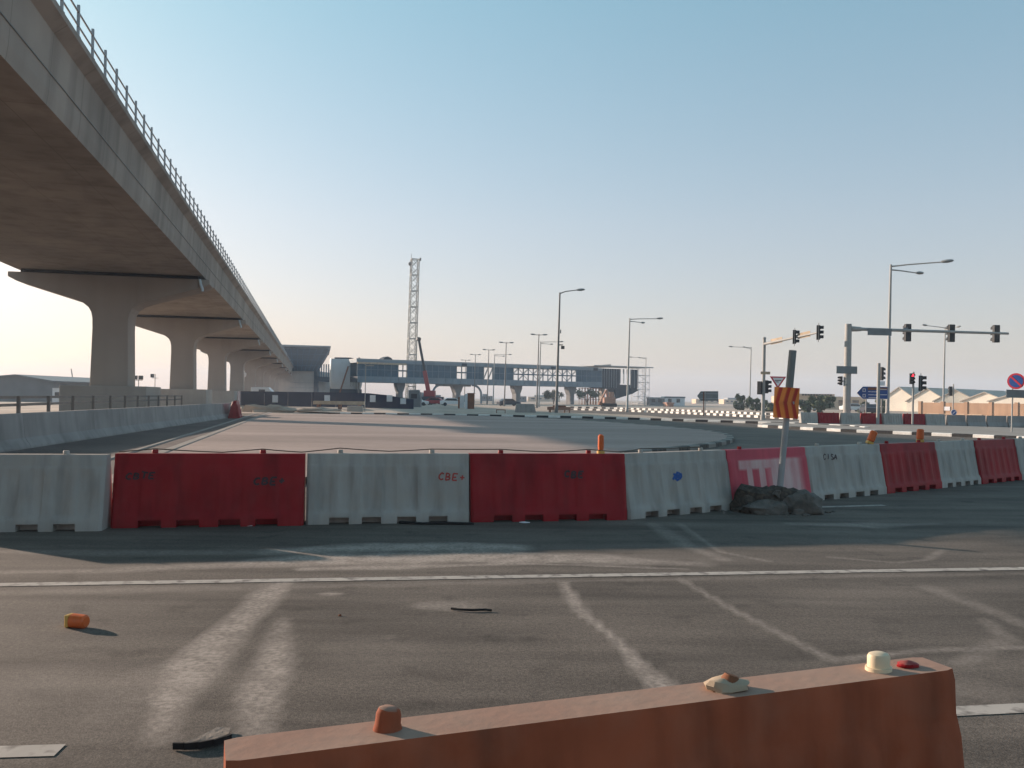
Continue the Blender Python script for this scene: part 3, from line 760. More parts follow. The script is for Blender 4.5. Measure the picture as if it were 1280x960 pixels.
for i in range(40):
    x, y = random.gauss(0, .4), random.gauss(-.12, .18)
    mb.lump((x, y, .01), random.uniform(.015, .05), random.uniform(.015, .05), random.uniform(.01, .035), i, .5, 7, 5)
o = mb.build('rubble_crumbs', M['lumpconc'], rub); o['kind'] = 'stuff'

# ------------------------------------------------------------------ small litter on the carriageway
p = ground(255, 936)
tr = thing('tyre_scrap', 'curled strip of torn tyre in front of the near barrier end', 'tyre scrap', (p.x, p.y, .006))
pts = [(-.13, -.03), (-.08, -.035), (-.02, -.02), (.04, .01), (.08, .05), (.10, .075)]
mb = MB()
for (a, b) in zip(pts, pts[1:]): mb.beam((*a, .018), (*b, .020), .012, .03)
mb.build('tread', M['black'], tr)
MB().prism([(-.11, .0, .006), (-.02, .01, .008), (.04, .05, .012), (.08, .10, .02), (.06, .19, .012), (-.01, .20, .01), (-.05, .12, .006)], (0, 0, .006)).build('lining', M['lumpconc'], tr)
p = ground(590, 765)
mb = MB(); mb.tube([(-.16, .035, .01), (-.10, .0, .012), (0, -.015, .012), (.10, .005, .012), (.15, -.005, .01)], .009, 6)
tag(mb.build('wire_scrap', M['black'], None, (p.x, p.y, .006), smooth=True), 'dark bent piece of wire lying on the asphalt', 'wire')
p = ground(548, 656)
mb = MB(); mb.tube([(-.5, .02, .02), (-.2, -.03, .012), (.1, 0, .02), (.45, .01, .012)], .018, 6)
tag(mb.build('hose_scrap', M['black'], None, (p.x, p.y, .004), smooth=True), 'black hose lying at the foot of the white barrier with red scrawl', 'hose')
for i, (px, py, w, m_, lb) in enumerate(((425, 771, .012, 'rust', 'brown stone lying right of the pale dust spot'), (310, 658, .07, 'signwhite', 'white scrap of paper under the widest red barrier'), (656, 654, .07, 'signwhite', 'white scrap of paper under the red barrier with the thin lamp'))):
    p = ground(px, py)
    o = MB().lump((0, 0, .004), w, w * .5, .012, i + 20, .6, 9, 6, 0.0).build('stone' if m_ == 'rust' else 'paper_scrap', M[m_], None, (p.x, p.y, .005))
    tag(o, lb, 'stone' if m_ == 'rust' else 'litter')
# ------------------------------------------------------------------ viaduct
va = thing('viaduct', 'long concrete elevated railway viaduct on hammerhead piers', 'viaduct', (0, 0, 0), VA)
VC = -12.35
S0, S1 = -30, 312
prof = [(5.45, 9.13), (5.50, 9.5), (5.60, 11.02), (5.92, 11.28), (5.92, 11.46), (5.62, 11.46), (5.50, 10.2), (-5.50, 10.2), (-5.62, 11.46), (-5.92, 11.46), (-5.92, 11.28), (-5.60, 11.02), (-5.50, 9.5), (-5.45, 9.13)]
spans = [15.0, 58.7, 89.2, 120, 151, 182, 213, 244, 275, 306, 312]
edges = [S0] + spans
for a, b in zip(edges, edges[1:]):
    if b < 0: continue
    mb = MB()
    mb.loft([[(VC + x, s, z) for x, z in prof] for s in (a + .03, b - .03)])
    # soffit segment joints and a thin conduit on the web
    d = mb.build('deck_span', M['deck_concrete'], va)
    MB().tube([(VC + 5.545, a + .1, 9.95), (VC + 5.545, b - .1, 9.95)], .018, 5).build('conduit', M['lampgrey'], d)
mb = MB()
rx = VC + 5.80
ZR = 11.46
for z in (ZR + .42, ZR + .80): mb.tube([(rx, S0, z), (rx, S1, z)], .028, 6)
mb.tube([(-2 * 0 + VC - 5.8, S0, ZR + .8), (VC - 5.8, S1, ZR + .8)], .028, 6)
rail = mb.build('railing', M['steel'], va)
post = MB().box(-.035, .035, -.035, .035, 0, 1.0)
post.box(-.06, .06, -.08, .08, 0, .12)
P0 = None
for i in range(98):
    s = 19.5 + i * 1.6
    if P0 is None:
        P0 = post.build('railing_post', M['steel'], rail, (rx, s, ZR)); continue
    c = P0.copy(); COL.objects.link(c); c.parent = rail; c.location = (rx, s, ZR)
mb = MB()
for i in range(98, 134):
    s = 19.5 + i * 1.6; mb.box(rx - .035, rx + .035, s - .035, s + .035, ZR, ZR + 1)
o = mb.build('railing_post_far', M['steel'], rail); o.name = 'railing_post'; o['kind'] = 'stuff'

def pier_mesh():
    # hammerhead outline in the lateral-vertical plane, local x = lateral
    R_ = [(1.16, 0), (1.03, 5.6), (1.05, 6.25), (1.12, 6.6), (1.28, 6.9), (1.6, 7.16), (2.1, 7.36), (5.35, 8.36), (5.85, 8.62), (5.85, 8.92)]
    poly = R_ + [(-x, z) for x, z in reversed(R_)]
    return MB().prism([(x, -1.15, z) for x, z in poly], (0, 2.3, 0))
pm = None
for i, s in enumerate(spans):
    if s < 20 or s > 310: continue
    if pm is None:
        pm = pier_mesh().build('pier', M['viaduct_concrete'], va, (VC, s, 0), bevel=.05)
        MB().box(-2.45, 2.45, -2.6, 2.6, -.2, 2.0).build('pile_cap', M['concrete'], pm, bevel=.04)
        b = MB()
        for y in (-.72, .72): b.box(-5.15, 5.15, y - .36, y + .36, 8.9, 9.12)
        b.build('bearing_strip', M['black'], pm)
        MB().tube([(5.25, -1.22, 8.9), (5.3, -1.24, 8.6), (5.42, -1.24, 8.3), (5.42, -1.22, 8.15)], .09, 8).build('drain_pipe', M['metalwhite'], pm, smooth=True)
        continue
    c = copy_tree(pm, va); c.location = (VC, s, 0)

# ------------------------------------------------------------------ concrete wall, guard fence, red end-on barrier
jl = (J1 - J0).length + 16
jw = thing('concrete_barrier', 'long grey concrete road barrier with sloping foot, below the viaduct', 'concrete barrier', tuple(J0 - jd * 16), math.atan2(jd.y, jd.x))
prof = [(0, 0), (0, .08), (.16, .32), (.24, 1.0), (.44, 1.0), (.52, .32), (.68, .08), (.68, 0)]
x = 0; j0 = None
while x < jl - 1:
    w = min(6.0, jl - x)
    MB().loft([[(x_, y, z) for y, z in prof] for x_ in (x + .008, x + w - .008)]).build('wall_unit', M['jersey'], jw, bevel=.015)
    x += w
fn = thing('guard_fence', 'low steel two-rail fence behind the concrete barrier', 'fence', (0, 0, 0), VA)
for z in (1.18, 1.42):
    MB().beam((-9.2, 14, z), (-9.2, 66, z), .05, .09).build('rail', M['poledark'], fn)
f0 = None
for i in range(17):
    s = 14.2 + i * 3.2
    if f0 is None: f0 = MB().box(-.05, .05, -.05, .05, 0, 1.46).build('post', M['poledark'], fn, (-9.14, s, 0)); continue
    c = f0.copy(); COL.objects.link(c); c.parent = fn; c.location = (-9.14, s, 0)
p = ground(283, 523.5)
e = copy_tree(protoR); relabel(e, 'lone red plastic barrier seen end-on against the grey concrete barrier')
for ch in list(e.children):
    if ch.name.startswith('graffiti'): bpy.data.objects.remove(ch)
e['group'] = 'x'; del e['group']
e.location = (p.x + .25, p.y + 1, .03); e.rotation_euler = (0, 0, VA + R(90)); e.scale = (1, 1.55, 1.25)

# ------------------------------------------------------------------ hoarding with notices
hp = [(168, 150, 2.35), (240, 140, 2.2), (301, 118, 2.0), (360, 117, 2.0), (420, 116, 2.0), (460, 114, 1.95), (482, 112, 1.75), (500, 110, 1.45), (517, 109, 1.25)]
ho = thing('hoarding', 'long low navy site hoarding carrying white notices, below the viaduct', 'hoarding')
def lift(px, Y, z): q = on_ground(px, Y); q.z = z; return q
for (a, ya, za), (b, yb, zb) in zip(hp, hp[1:]):
    A, B = on_ground(a, ya), on_ground(b, yb)
    n = max(1, int((B - A).length / 2.4)); mb = MB()
    d = (B - A).normalized(); nn = Vector((d.y, -d.x, 0))
    for i in range(n):
        t0, t1 = i / n + .004, (i + 1) / n - .004
        P, Q = A.lerp(B, t0), A.lerp(B, t1); h0, h1 = za + (zb - za) * t0, za + (zb - za) * t1
        mb.prism([P, Q, Q + Vector((0, 0, h1)), P + Vector((0, 0, h0))], -nn * .05)
        mb.beam(P - nn * .1, P - nn * .1 + Vector((0, 0, h0 * .98)), .08, .08)
    mb.build('panel_run', M['navy'], ho)
def notice(px, py0, py1, Y):
    a, b = at(px - 3.6, py1, Y), at(px + 3.6, py0, Y)
    MB().box(a.x, b.x, Y - .06, Y - .03, max(a.z, .1), b.z).build('notice', M['paper'], ho)
for px, py0, py1, Y in ((344, 494, 503, 117.0), (409, 494, 503, 116), (466, 494, 502.5, 113), (487, 494, 502, 111), (504, 498, 505, 109.5)): notice(px, py0, py1, Y)
# timber stack and sand heaps in front of the hoarding
p = on_ground(424, 92)
ts = thing('timber_stack', 'long tan boards stacked on trestles before the hoarding', 'timber stack', tuple(p))
for i in range(4): MB().box(-2.7, 2.7, -.5 + i * .26, -.28 + i * .26, .62, .95 + .04 * (i % 2)).build('board', M['tan'], ts)
for x in (-2.2, .1, 2.2): MB().box(x - .1, x + .1, -.55, .6, 0, .61).build('trestle', M['rust'], ts)
for k, (px, Y, rx, rz, lb) in enumerate(((337, 78, 2.2, .62, 'low heap of pale sand by the end of the concrete barrier'), (392, 80, 2.6, .4, 'flat pale sand heap left of the timber stack'), (450, 86, 1.6, .3, 'small sand heap right under the timber stack'))):
    p = on_ground(px, Y)
    tag(MB().lump((0, 0, 0), rx, 1.2, rz, k + 3, .5, 24, 12, -.05).build('sand_heap', M['sand'], None, tuple(p), smooth=True), lb, 'sand heap')
p = on_ground(447, 80)
bk = thing('concrete_block', 'short squared concrete block with a thin pole beside the timber stack', 'concrete block', tuple(p))
MB().box(-.9, .5, -.4, .4, 0, .65).build('block', M['concrete'], bk, bevel=.03)
MB().tube([(.7, 0, 0), (.72, 0, 4.6)], .04, 6).build('pole', M['polegrey'], bk)
MB().box(.72, 1.5, -.02, .02, 4.4, 4.5).build('arm', M['polegrey'], bk)
# ------------------------------------------------------------------ station at the end of the viaduct
YS = 300.0
st = thing('station', 'elevated railway station with dark flared shell at the viaduct end', 'station')
def X(px, Y): return at(px, 480, Y).x
def Z(px, py, Y): return at(px, py, Y).z
# flared shell
tl, tr_, bl, br_ = X(346, YS), X(412, YS), X(358, YS), X(395, YS)
zt, zb = Z(400, 436, YS), Z(390, 464, YS)
poly = [(bl, YS, zb), (br_, YS, zb), (X(404, YS), YS, zb + (zt - zb) * .5), (tr_, YS, zt), (tl, YS, zt)]
sh = MB().prism(poly, (-14, 60, 0)).build('shell', M['darkclad'], st)
mb = MB()
for i in range(9):
    t = i / 8; mb.beam((bl + (br_ - bl) * t, YS - .05, zb), (tl + (tr_ - tl) * t, YS - .05, zt), .12, .12)
for t in (.25, .5, .75): mb.beam((bl + (tl - bl) * t, YS - .06, zb + (zt - zb) * t), (br_ + (tr_ - br_) * t, YS - .06, zb + (zt - zb) * t), .10, .10)
mb.build('shell_rib', M['clad'], sh)
MB().prism([(tl - 1, YS - 1, zt + .7), (tr_ + .4, YS - 1, zt + .55), (tr_ + .4, YS - 1, zt + 1.0), (tl - 1, YS - 1, zt + 1.3)], (-14, 62, 0)).build('roof', M['roofgrey'], st)
mb = MB()
for i in range(10):
    x = tl + (tr_ - tl) * i / 9.3; mb.beam((x, YS - .5, zt - .1), (x + .1, YS - .5, zt + .8), .15, .15)
mb.beam((tr_ - .4, YS - .4, zt - .5), (tr_ - .1, YS - .4, zt + .9), .25, .25)
mb.build('roof_support', M['roofgrey'], st)
MB().box(X(336, YS), X(392, YS), YS + .8, YS + 40, 0, zb + .2).build('base_wall', M['concrete'], st)
mb = MB()
for z in (2.2, 4.0, 5.8): mb.box(X(362, YS), X(392, YS), YS + .7, YS + .795, z, z + .1)
mb.build('base_joint', M['signback'], st)
MB().box(X(392, YS), X(396, YS), YS + .2, YS + 3, 0, zb + 1).build('corner_column', M['darkclad'], st)
MB().box(X(394, YS), X(412, YS), YS + 1, YS + 20, Z(400, 476.5, YS), Z(400, 471, YS)).build('walkway', M['darkclad'], st)
mb = MB()
for px in (397.5, 400, 403, 406, 409): mb.box(X(px, YS), X(px, YS) + .35, YS + 1, YS + 1.3, Z(400, 471.5, YS), Z(400, 455, YS))
mb.build('walkway_post', M['clad'], st)
MB().box(X(396, YS), X(411, YS), YS + 22, YS + 24, 0, Z(400, 482, YS)).build('rear_wall', M['sandstone'], st)

# silver cladded entrance block
YE = 205.0
en = thing('entrance_block', 'tall silver cladded block between the station and the footbridge', 'building')
x0, x1, ztop, zlow = X(410, YE), X(447, YE), Z(430, 448.5, YE), Z(430, 483, YE)
ring = []
n = 14
def ovl(z, k=1.0):
    out = []
    cx, hw = (x0 + x1) / 2, (x1 - x0) / 2
    for i in range(28):
        a = 2 * math.pi * i / 28; c_, s_ = math.cos(a), math.sin(a)
        out.append((cx + hw * k * math.copysign(abs(c_) ** .35, c_), YE + 4 + 4 * k * math.copysign(abs(s_) ** .35, s_), z))
    return out
MB().loft([ovl(zlow - .6, .90), ovl(zlow, .96), ovl(zlow + 1, 1), ovl(ztop - .5, 1), ovl(ztop, .985)]).build('cladding', M['metalwhite'], en, smooth=True)
MB().box(x0 + .3, x1 - .3, YE + .6, YE + 7.6, 0, zlow - .62).build('plinth', M['darkclad'], en)
MB().box(X(417, YE), X(437, YE), YE + .5, YE + 7, ztop + .01, ztop + .35).build('parapet', M['darkclad'], en)
MB().box(x1 + .02, x1 + .3, YE + .5, YE + 1, zlow - 2, ztop + .4).build('edge_post', M['poledark'], en)
MB().beam((X(424, YE), YE - 1, 1.0), (X(436, YE), YE - 1, Z(436, 458, YE)), .35, .3).build('brace', M['rust'], en)
mb = MB()
for px in (438, 441): mb.box(X(px, YE), X(px, YE) + .15, YE - .12, YE - .02, zlow, Z(436, 456, YE))
mb.box(X(436.5, YE), x1 + .2, YE - .5, YE - .1, Z(436, 459, YE), Z(436, 457, YE))
mb.build('downpipe', M['roofgrey'], en)

# ------------------------------------------------------------------ footbridge
A, B = on_ground(446, 199.5), on_ground(812, 242)
bd = (B - A).normalized(); LB = (B - A).length; ba = math.atan2(bd.y, bd.x)
fb = thing('footbridge', 'long enclosed blue-grey pedestrian footbridge on flared concrete piers', 'footbridge', tuple(A), ba)
def bx(px):                                    # picture column -> distance along the bridge face
    d = ray(px, hor(px)); d = Vector((d.x, d.y, 0))
    # solve t*d = A + s*bd
    det = d.x * (-bd.y) - d.y * (-bd.x)
    return (d.x * A.y - d.y * A.x) / det * 1.0
WD = 5.0
def bxb(px):                                   # the same for the rear face of the bridge
    d = ray(px, hor(px)); d = Vector((d.x, d.y, 0)); A2 = A + Vector((-bd.y, bd.x, 0)) * WD
    det = d.x * (-bd.y) - d.y * (-bd.x)
    return (d.x * A2.y - d.y * A2.x) / det
E0, E1 = 0.0, bx(752)
z1, z2, z3, z4 = 4.75, 6.2, 9.35, 10.2
opens = [(497, 509), (570, 583), (604, 615.5), (641, 720)]
cpx = [0] + [p for o_ in opens for p in o_] + [0]
cuts = [E0] + [bx(p) for o_ in opens for p in o_] + [E1]
for k in range(0, len(cuts), 2):
    a, b = cuts[k], cuts[k + 1]
    for y0 in (0, WD - .15):
        if y0: a, b = (E0 if k == 0 else bxb(cpx[k])), (E1 if k + 2 >= len(cuts) else bxb(cpx[k + 1]))
        mb = MB(); mb.box(a, b, y0, y0 + .15, z2, z3)
        nn = max(1, int((b - a) / 1.5))
        pn = mb.build('cladding_panel', M['clad'], fb)
        if y0 == 0:
            mb = MB()
            for i in range(nn + 1):
                x = a + (b - a) * i / nn; mb.box(x - .04, x + .04, -.05, -.003, z2, z3)
            mb.box(a, b, -.06, -.055 + .05, z2 + 1.55, z2 + 1.62)
            mb.build('mullion', M['cladlight'], pn)
for (pa_, pb2) in opens:
    a, b = bx(pa_), bx(pb2); big = (b - a) > 10
    nn = max(2, int(round((b - a) / 1.55)))
    for y0 in (.05, WD - .2):
        mb = MB()
        if y0 > 1: a, b = bxb(pa_), bxb(pb2)
        for i in range(nn + 1):
            x = a + (b - a) * i / nn; mb.box(x - .07, x + .07, y0, y0 + .12, z2, z3)
        if pa_ != 604: mb.box(a, b, y0 + .01, y0 + .11, (z2 + z3) / 2 - .09, (z2 + z3) / 2 + .09)
        if pa_ == 604:
            for i in range(nn): mb.beam((a + (b - a) * i / nn, y0 + .06, z2 + .1), (a + (b - a) * (i + 1) / nn, y0 + .06, z3 - .1), .18, .12)
        elif big:
            for i in range(nn): 
                xa, xb = a + (b - a) * i / nn, a + (b - a) * (i + 1) / nn
                if i % 2: xa, xb = xb, xa
                mb.beam((xa, y0 + .06, (z2 + z3) / 2 + .1), (xb, y0 + .06, z3 - .05), .10, .10)
                if i % 3: mb.beam((xb, y0 + .06, z2 + .05), (xa, y0 + .06, (z2 + z3) / 2 - .1), .10, .10)
        mb.build('truss_frame', M['clad'], fb)
# girder band of panels, floor and roof
mb = MB()
nn = int((E1 - E0) / 2.0)
for i in range(nn):
    a = E0 + (E1 - E0) * i / nn
    for y0 in (-.25, WD + .10): mb.box(a + .03, a + (E1 - E0) / nn - .03, y0, y0 + .15, z1, z2 - .02)
mb.build('girder_panel', M['cladlight'], fb)
MB().box(E0, E1, -.09, WD + .09, z1 + .05, z2 - .05).build('floor', M['darkclad'], fb)
MB().box(E0 - .3, E1, -.35, WD + .35, z3, z4 - .2).build('roof', M['cladlight'], fb)
MB().box(E0 - .3, E1 * .98, -.2, WD + .2, z4 - .19, z4 + .12).build('roof_edge', M['roofgrey'], fb)
MB().box(E0 - .2, bx(506), -.75, -.4, z3 - .3, z3 + .15).build('gutter', M['tan'], fb)
MB().loft([[(x + bx(486), y, z) for x, z in ((-1.2, z4 + .13), (1.2, z4 + .13), (.9, z4 + .55), (0, z4 + .9), (-.9, z4 + .55))] for y in (1, 4)]).build('roof_vent', M['darkclad'], fb)
mb = MB()
for px in (579, 690, 743): mb.box(bx(px) - .7, bx(px) + .7, -.42, -.352, z3 - .05, z4 - .2)
mb.build('roof_hatch', M['darkclad'], fb)
def pier(px, w, cap):
    x = bx(px)
    P = [(-w, 0), (w, 0), (w, z1 - 2.2), (w + .3, z1 - 1.6), (cap, z1 - .6), (cap, z1 - .02), (-cap, z1 - .02), (-cap, z1 - .6), (-w - .3, z1 - 1.6), (-w, z1 - 2.2)]
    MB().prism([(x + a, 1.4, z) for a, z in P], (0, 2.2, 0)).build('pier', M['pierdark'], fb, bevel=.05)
pier(504, .5, 1.1); pier(576, .62, 1.3); pier(651, .6, 1.25); pier(719, .6, 1.3)
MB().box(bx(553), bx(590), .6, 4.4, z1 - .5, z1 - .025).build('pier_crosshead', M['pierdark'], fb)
for px, sg in ((545, 1), (600, -1)):
    x = bx(px); pts = [(x - sg * .6, .6, 0)] + [(x - sg * .6 + sg * 2.6 * (1 - math.cos(t * math.pi / 2)), .6, 2.4 + 2.25 * math.sin(t * math.pi / 2)) for t in [i / 8 for i in range(9)]]
    MB().tube(pts, .28, 8).build('curved_leg', M['cladlight'], fb, smooth=True)
# stair tower at the right-hand end
g0, g1, g2, g3 = E1, bx(770), bx(797), LB
for a, b, m_ in ((g0, g1, 'darkclad'), (g1 + .01, g2, 'darkclad')):
    nn = 6
    for i in range(nn):
        x = a + (b - a) * i / nn
        if m_ == 'darkclad' and a > g0 and i in (1, 2, 3): 
            MB().box(x, x + .25, 0, .3, z1 + 1.2, z4 - .2).build('mullion', M['cladlight'], fb); continue
        tp = MB().box(x + .02, x + (b - a) / nn - .02, 0, .3, z1, z4 - .2).build('tower_panel', M[m_], fb)
        MB().box(x - .05, x + .05, -.06, -.003, z1, z4 - .2).build('mullion', M['roofgrey'], tp)
MB().box(g0, g2, .35, WD + 1, z1 - .3, z1 + .9).build('tower_floor', M['darkclad'], fb)
MB().box(bx(739), g3 + .3, -1.2, WD + 1.5, z4 + .35, z4 + .6).build('canopy', M['roofgrey'], fb)
MB().prism([(bx(738), -.5, z4 + .12), (bx(762), -.5, z4 + .12), (bx(762), -.5, z4 + 1.0), (bx(752), -.5, z4 + .7)], (0, 5, 0)).build('canopy_end', M['concrete'], fb)
MB().prism([(g1, .4, z1 - .31), (g2 + 1, .4, z1 - .31), (g2 - 1.5, .4, z1 - 1.6), (g1, .4, 1.6)], (0, 4, 0)).build('stair_soffit', M['darkclad'], fb)
for x in (bx(758), bx(772)): MB().box(x - .5, x + .5, 1.5, 3.2, 0, z1 - .31).build('tower_leg', M['concrete'], fb)
mb = MB()
for i in range(5):
    z = .4 + i * 2.0
    mb.box(g2, g3, -.1, 3.0, z, z + .1)
    if i < 4:
        for a, b in ((g2 + .2, g3 - .4), (g3 - .4, g2 + .2)): mb.beam((a, -.1, z), (b, -.1, z + 2), .07, .07)
for x in (g2 + .2, (g2 + g3) / 2, g3 - .3):
    for y in (-.1, 3): mb.box(x - .05, x + .05, y - .05, y + .05, 0, z4 + .2)
mb.build('scaffold', M['truss'], fb)
mb = MB()
for i in range(7):
    for j in range(3): mb.box(bx(729) + i * .9, bx(729) + i * .9 + .1, j * 1.5 - 1, j * 1.5 - .9, 0, 4.6)
for z in (1.4, 2.9, 4.4): mb.box(bx(729) - .2, bx(729) + 5.6, -1.1, 2.2, z, z + .12)
mb.build('falsework', M['rust'], fb)

# ------------------------------------------------------------------ lattice tower and mobile crane
tb = on_ground(513, 222)
lt = thing('lattice_tower', 'tall open steel lattice mast rising behind the footbridge', 'lattice tower', tuple(tb), R(20), lean=R(1.0))
HT, w0, w1 = 37.4, 1.05, .95
def tw(z): return w0 + (w1 - w0) * z / HT
mb = MB()
for sx, sy in ((-1, -1), (1, -1), (1, 1), (-1, 1)):
    mb.tube([(sx * tw(0), sy * tw(0), 0), (sx * tw(HT), sy * tw(HT), HT)], .11, 6)
mb.build('leg', M['towersteel'], lt)
lt_b = MB(); nb_ = 18
cn = [(-1, -1), (1, -1), (1, 1), (-1, 1)]
for i in range(nb_):
    za, zb_ = HT * i / nb_, HT * (i + 1) / nb_
    for k in range(4):
        a, b = cn[k], cn[(k + 1) % 4]
        lt_b.beam((a[0] * tw(za), a[1] * tw(za), za), (b[0] * tw(zb_), b[1] * tw(zb_), zb_), .10, .10)
        lt_b.beam((b[0] * tw(za), b[1] * tw(za), za), (a[0] * tw(zb_), a[1] * tw(zb_), zb_), .10, .10)
        if i % 2 == 1: lt_b.beam((a[0] * tw(zb_), a[1] * tw(zb_), zb_), (b[0] * tw(zb_), b[1] * tw(zb_), zb_), .2, .2)
lt_b.build('bracing', M['towersteel'], lt)
MB().tube([(-1.3, -1.3, HT - 4), (-1.3, -1.3, HT + 1.2)], .06, 6).build('antenna', M['poledark'], lt)
MB().lump((-1.6, -1.4, HT - 1.5), .45, .45, .5, 1, .1).build('dish', M['poledark'], lt)
MB().box(.9, 1.3, -1.5, -1.2, HT - .5, HT + .3).build('beacon', M['poledark'], lt)

p = on_ground(536, 182)
cr = thing('mobile_crane', 'mobile crane with raised dark boom, red at its foot', 'mobile crane', tuple(p))
bt = at(523.5, 424, 182) - p
b0 = Vector((.0, 0, 2.2)); bm = b0.lerp(bt, .42)
MB().beam(b0, bm, .85, .8).build('boom_base', M['carred'], cr)
MB().beam(bm, bt, .5, .5).build('boom', M['sigblack'], cr)
MB().lump(tuple(bt), .5, .4, .45, 2, .2).build('boom_head', M['sigblack'], cr)
MB().box(-3.2, 3.2, -1.2, 1.2, .7, 1.6).build('chassis', M['cardark'], cr, bevel=.1)
MB().box(-1.0, 1.4, -1.1, 1.1, 1.61, 2.9).build('cab', M['carred'], cr, bevel=.12)
MB().box(-2.9, -1.6, -1.05, 1.05, 1.61, 2.5).build('counterweight', M['cardark'], cr, bevel=.1)
for x in (-2.4, -1.2, 1.2, 2.4): MB().tube([(x, -1.25, .55), (x, 1.25, .55)], .55, 12).build('wheel', M['black'], cr)
MB().tube([tuple(bt + Vector((-.5, -.3, -.2))), tuple(bt + Vector((-.5, -.3, -7)))], .03, 5).build('hoist_rope', M['sigblack'], cr)

# ------------------------------------------------------------------ street lamps
def lamp_head(p, d):
    d = Vector(d).normalized(); p = Vector(p); s = Vector((-d.y, d.x, 0))
    rings = []
    for t, w, h in ((0, .05, .05), (.15, .16, .10), (.5, .19, .13), (.85, .15, .10), (1.0, .05, .04)):
        c = p + d * t * .85 + Vector((0, 0, .05 * t))
        rings.append([c + s * w * math.cos(a) + Vector((0, 0, h * math.sin(a) + .02)) for a in [2 * math.pi * k / 10 for k in range(10)]])
    return MB().loft(rings)
def make_street_lamp(label, arms, cat='street lamp', grp='street lamps round the junction', m_='polegrey', r0=.14):
    t = thing('street_lamp', label, cat, group=grp, lean=R(1.0))
    MB().tube([(0, 0, 0), (0, 0, .9), (0, 0, .95), (0, 0, 12.05)], [r0 * 1.25, r0 * 1.25, r0, r0 * .55], 10).build('pole', M[m_], t, smooth=True)
    MB().box(-.22, .22, -.22, .22, 0, .14).build('foot', M['concrete'], t)
    for dx, dy, zz, rise in arms:
        d = Vector((dx, dy, 0)); e = d + Vector((0, 0, zz + rise))
        MB().tube([(0, 0, zz), tuple(d * .35 + Vector((0, 0, zz + rise * .6))), tuple(e)], [.06, .05, .045], 8).build('arm', M[m_], t, smooth=True)
        lamp_head(e, d).build('lamp_head', M['lampgrey'], t, smooth=True)
    return t
L_single = make_street_lamp('tallest street lamp left of centre, one arm and a camera on its pole', [(1.6, -.3, 11.95, .35)], m_='poledark')
mb = MB(); mb.box(.1, .45, -.06, .06, 6.8, 6.9); mb.box(.28, .62, -.12, .12, 6.45, 6.75); mb.build('camera', M['sigblack'], L_single)
MB().box(.14, .24, -.05, .05, 8.0, 8.35).build('junction_box', M['sigblack'], L_single)
DBL = [(3.3, -.7, 11.9, .12), (1.9, 2.6, 11.65, .1)]
L_double = make_street_lamp('x', DBL)
L_twin = make_street_lamp('x', [(.55, 0, 11.9, .05), (-.55, 0, 11.9, .05)], m_='poledark', r0=.13)
first = {id(L_double): True, id(L_twin): True}
def put_lamp(o, px, top, label, rz=0):
    if first.get(id(o)): c = o; first[id(o)] = False
    else: c = copy_tree(o)
    Y = (12 - H) * F / (hor(px) - top)
    p = on_ground(px, Y); c.location = p; c.rotation_euler = (0, R(1.0), rz); c['label'] = label
    c.rotation_euler = (Matrix.Rotation(R(1.0), 3, 'Y') @ Matrix.Rotation(rz, 3, 'Z')).to_euler()
    return c
L_single.location = on_ground(695.5, (12.6 - H) * F / (hor(697) - 366)); L_single.scale = (1.05, 1.05, 1.05)
put_lamp(L_double, 1109, 331, 'tall double-arm street lamp towering over the mast with three signal heads', R(-22))
put_lamp(L_double, 784, 398, 'double-arm street lamp in front of the footbridge stair tower')
put_lamp(L_double, 937, 434, 'double-arm street lamp with arms to the left, by the arrow sign', R(180))
put_lamp(L_double, 806, 447, 'double-arm street lamp just right of the footbridge end, arms leftward', R(180))
put_lamp(L_double, 1179, 409, 'street lamp standing behind the long signal arm', R(215))
put_lamp(L_double, 673.5, 427, 'thin double-arm lamp directly beside a twin lamp, left of the tallest lamp')
put_lamp(L_double, 616.5, 443, 'smallest double-arm lamp, among the row of twin lamps')
for px, top, lb in ((671, 418, 'nearest and tallest twin-headed lamp of the row on the median'), (630.5, 428, 'second tallest twin-headed lamp of the median row'), (609, 437, 'third twin-headed lamp of the row, counting from its tallest'), (592.5, 443, 'fourth twin-headed lamp of the row, counting from its tallest'), (580.5, 450, 'second smallest twin-headed lamp of the median row'), (569, 454, 'smallest twin-headed lamp, leftmost of the median row')):
    put_lamp(L_twin, px, top, lb)

# ------------------------------------------------------------------ traffic signals
def signal_head(name, parent, c, rz, lit=None, plate=False, s=1.0, visors=True):
    """three-lens head facing local -y before turning by rz"""
    h = MB().box(-.17 * s, .17 * s, -.10 * s, .14 * s, -.52 * s, .52 * s).build(name, M['sigblack'], parent, c, rz, bevel=.02)
    if plate: MB().box(-.30 * s, .30 * s, .0, .02, -.68 * s, .68 * s).build('backplate', M['siggrey'], h)
    for k, z in enumerate((.34, 0, -.34)):
        MB().tube([(0, -.105 * s, z * s), (0, -.13 * s, z * s)], .125 * s, 14).build('lens', M['redlight'] if lit == k else M['glass'], h)
        if visors:
            mb = MB(); n = 10; ro, l = .14 * s, .24 * s
            for i in range(n):
                a, b = R(-30 + 240 * i / n), R(-30 + 240 * (i + 1) / n)
                P = [Vector((ro * math.cos(t), 0, ro * math.sin(t) + z * s)) for t in (a, b)]
                mb.prism([P[0] + Vector((0, -.101 * s, 0)), P[1] + Vector((0, -.101 * s, 0)), P[1] + Vector((0, -.101 * s - l, 0)), P[0] + Vector((0, -.101 * s - l, 0))], ((P[0] + P[1]) / 2 - Vector((0, 0, z * s))).normalized() * .008)
            mb.build('visor', M['sigblack'], h)
    return h
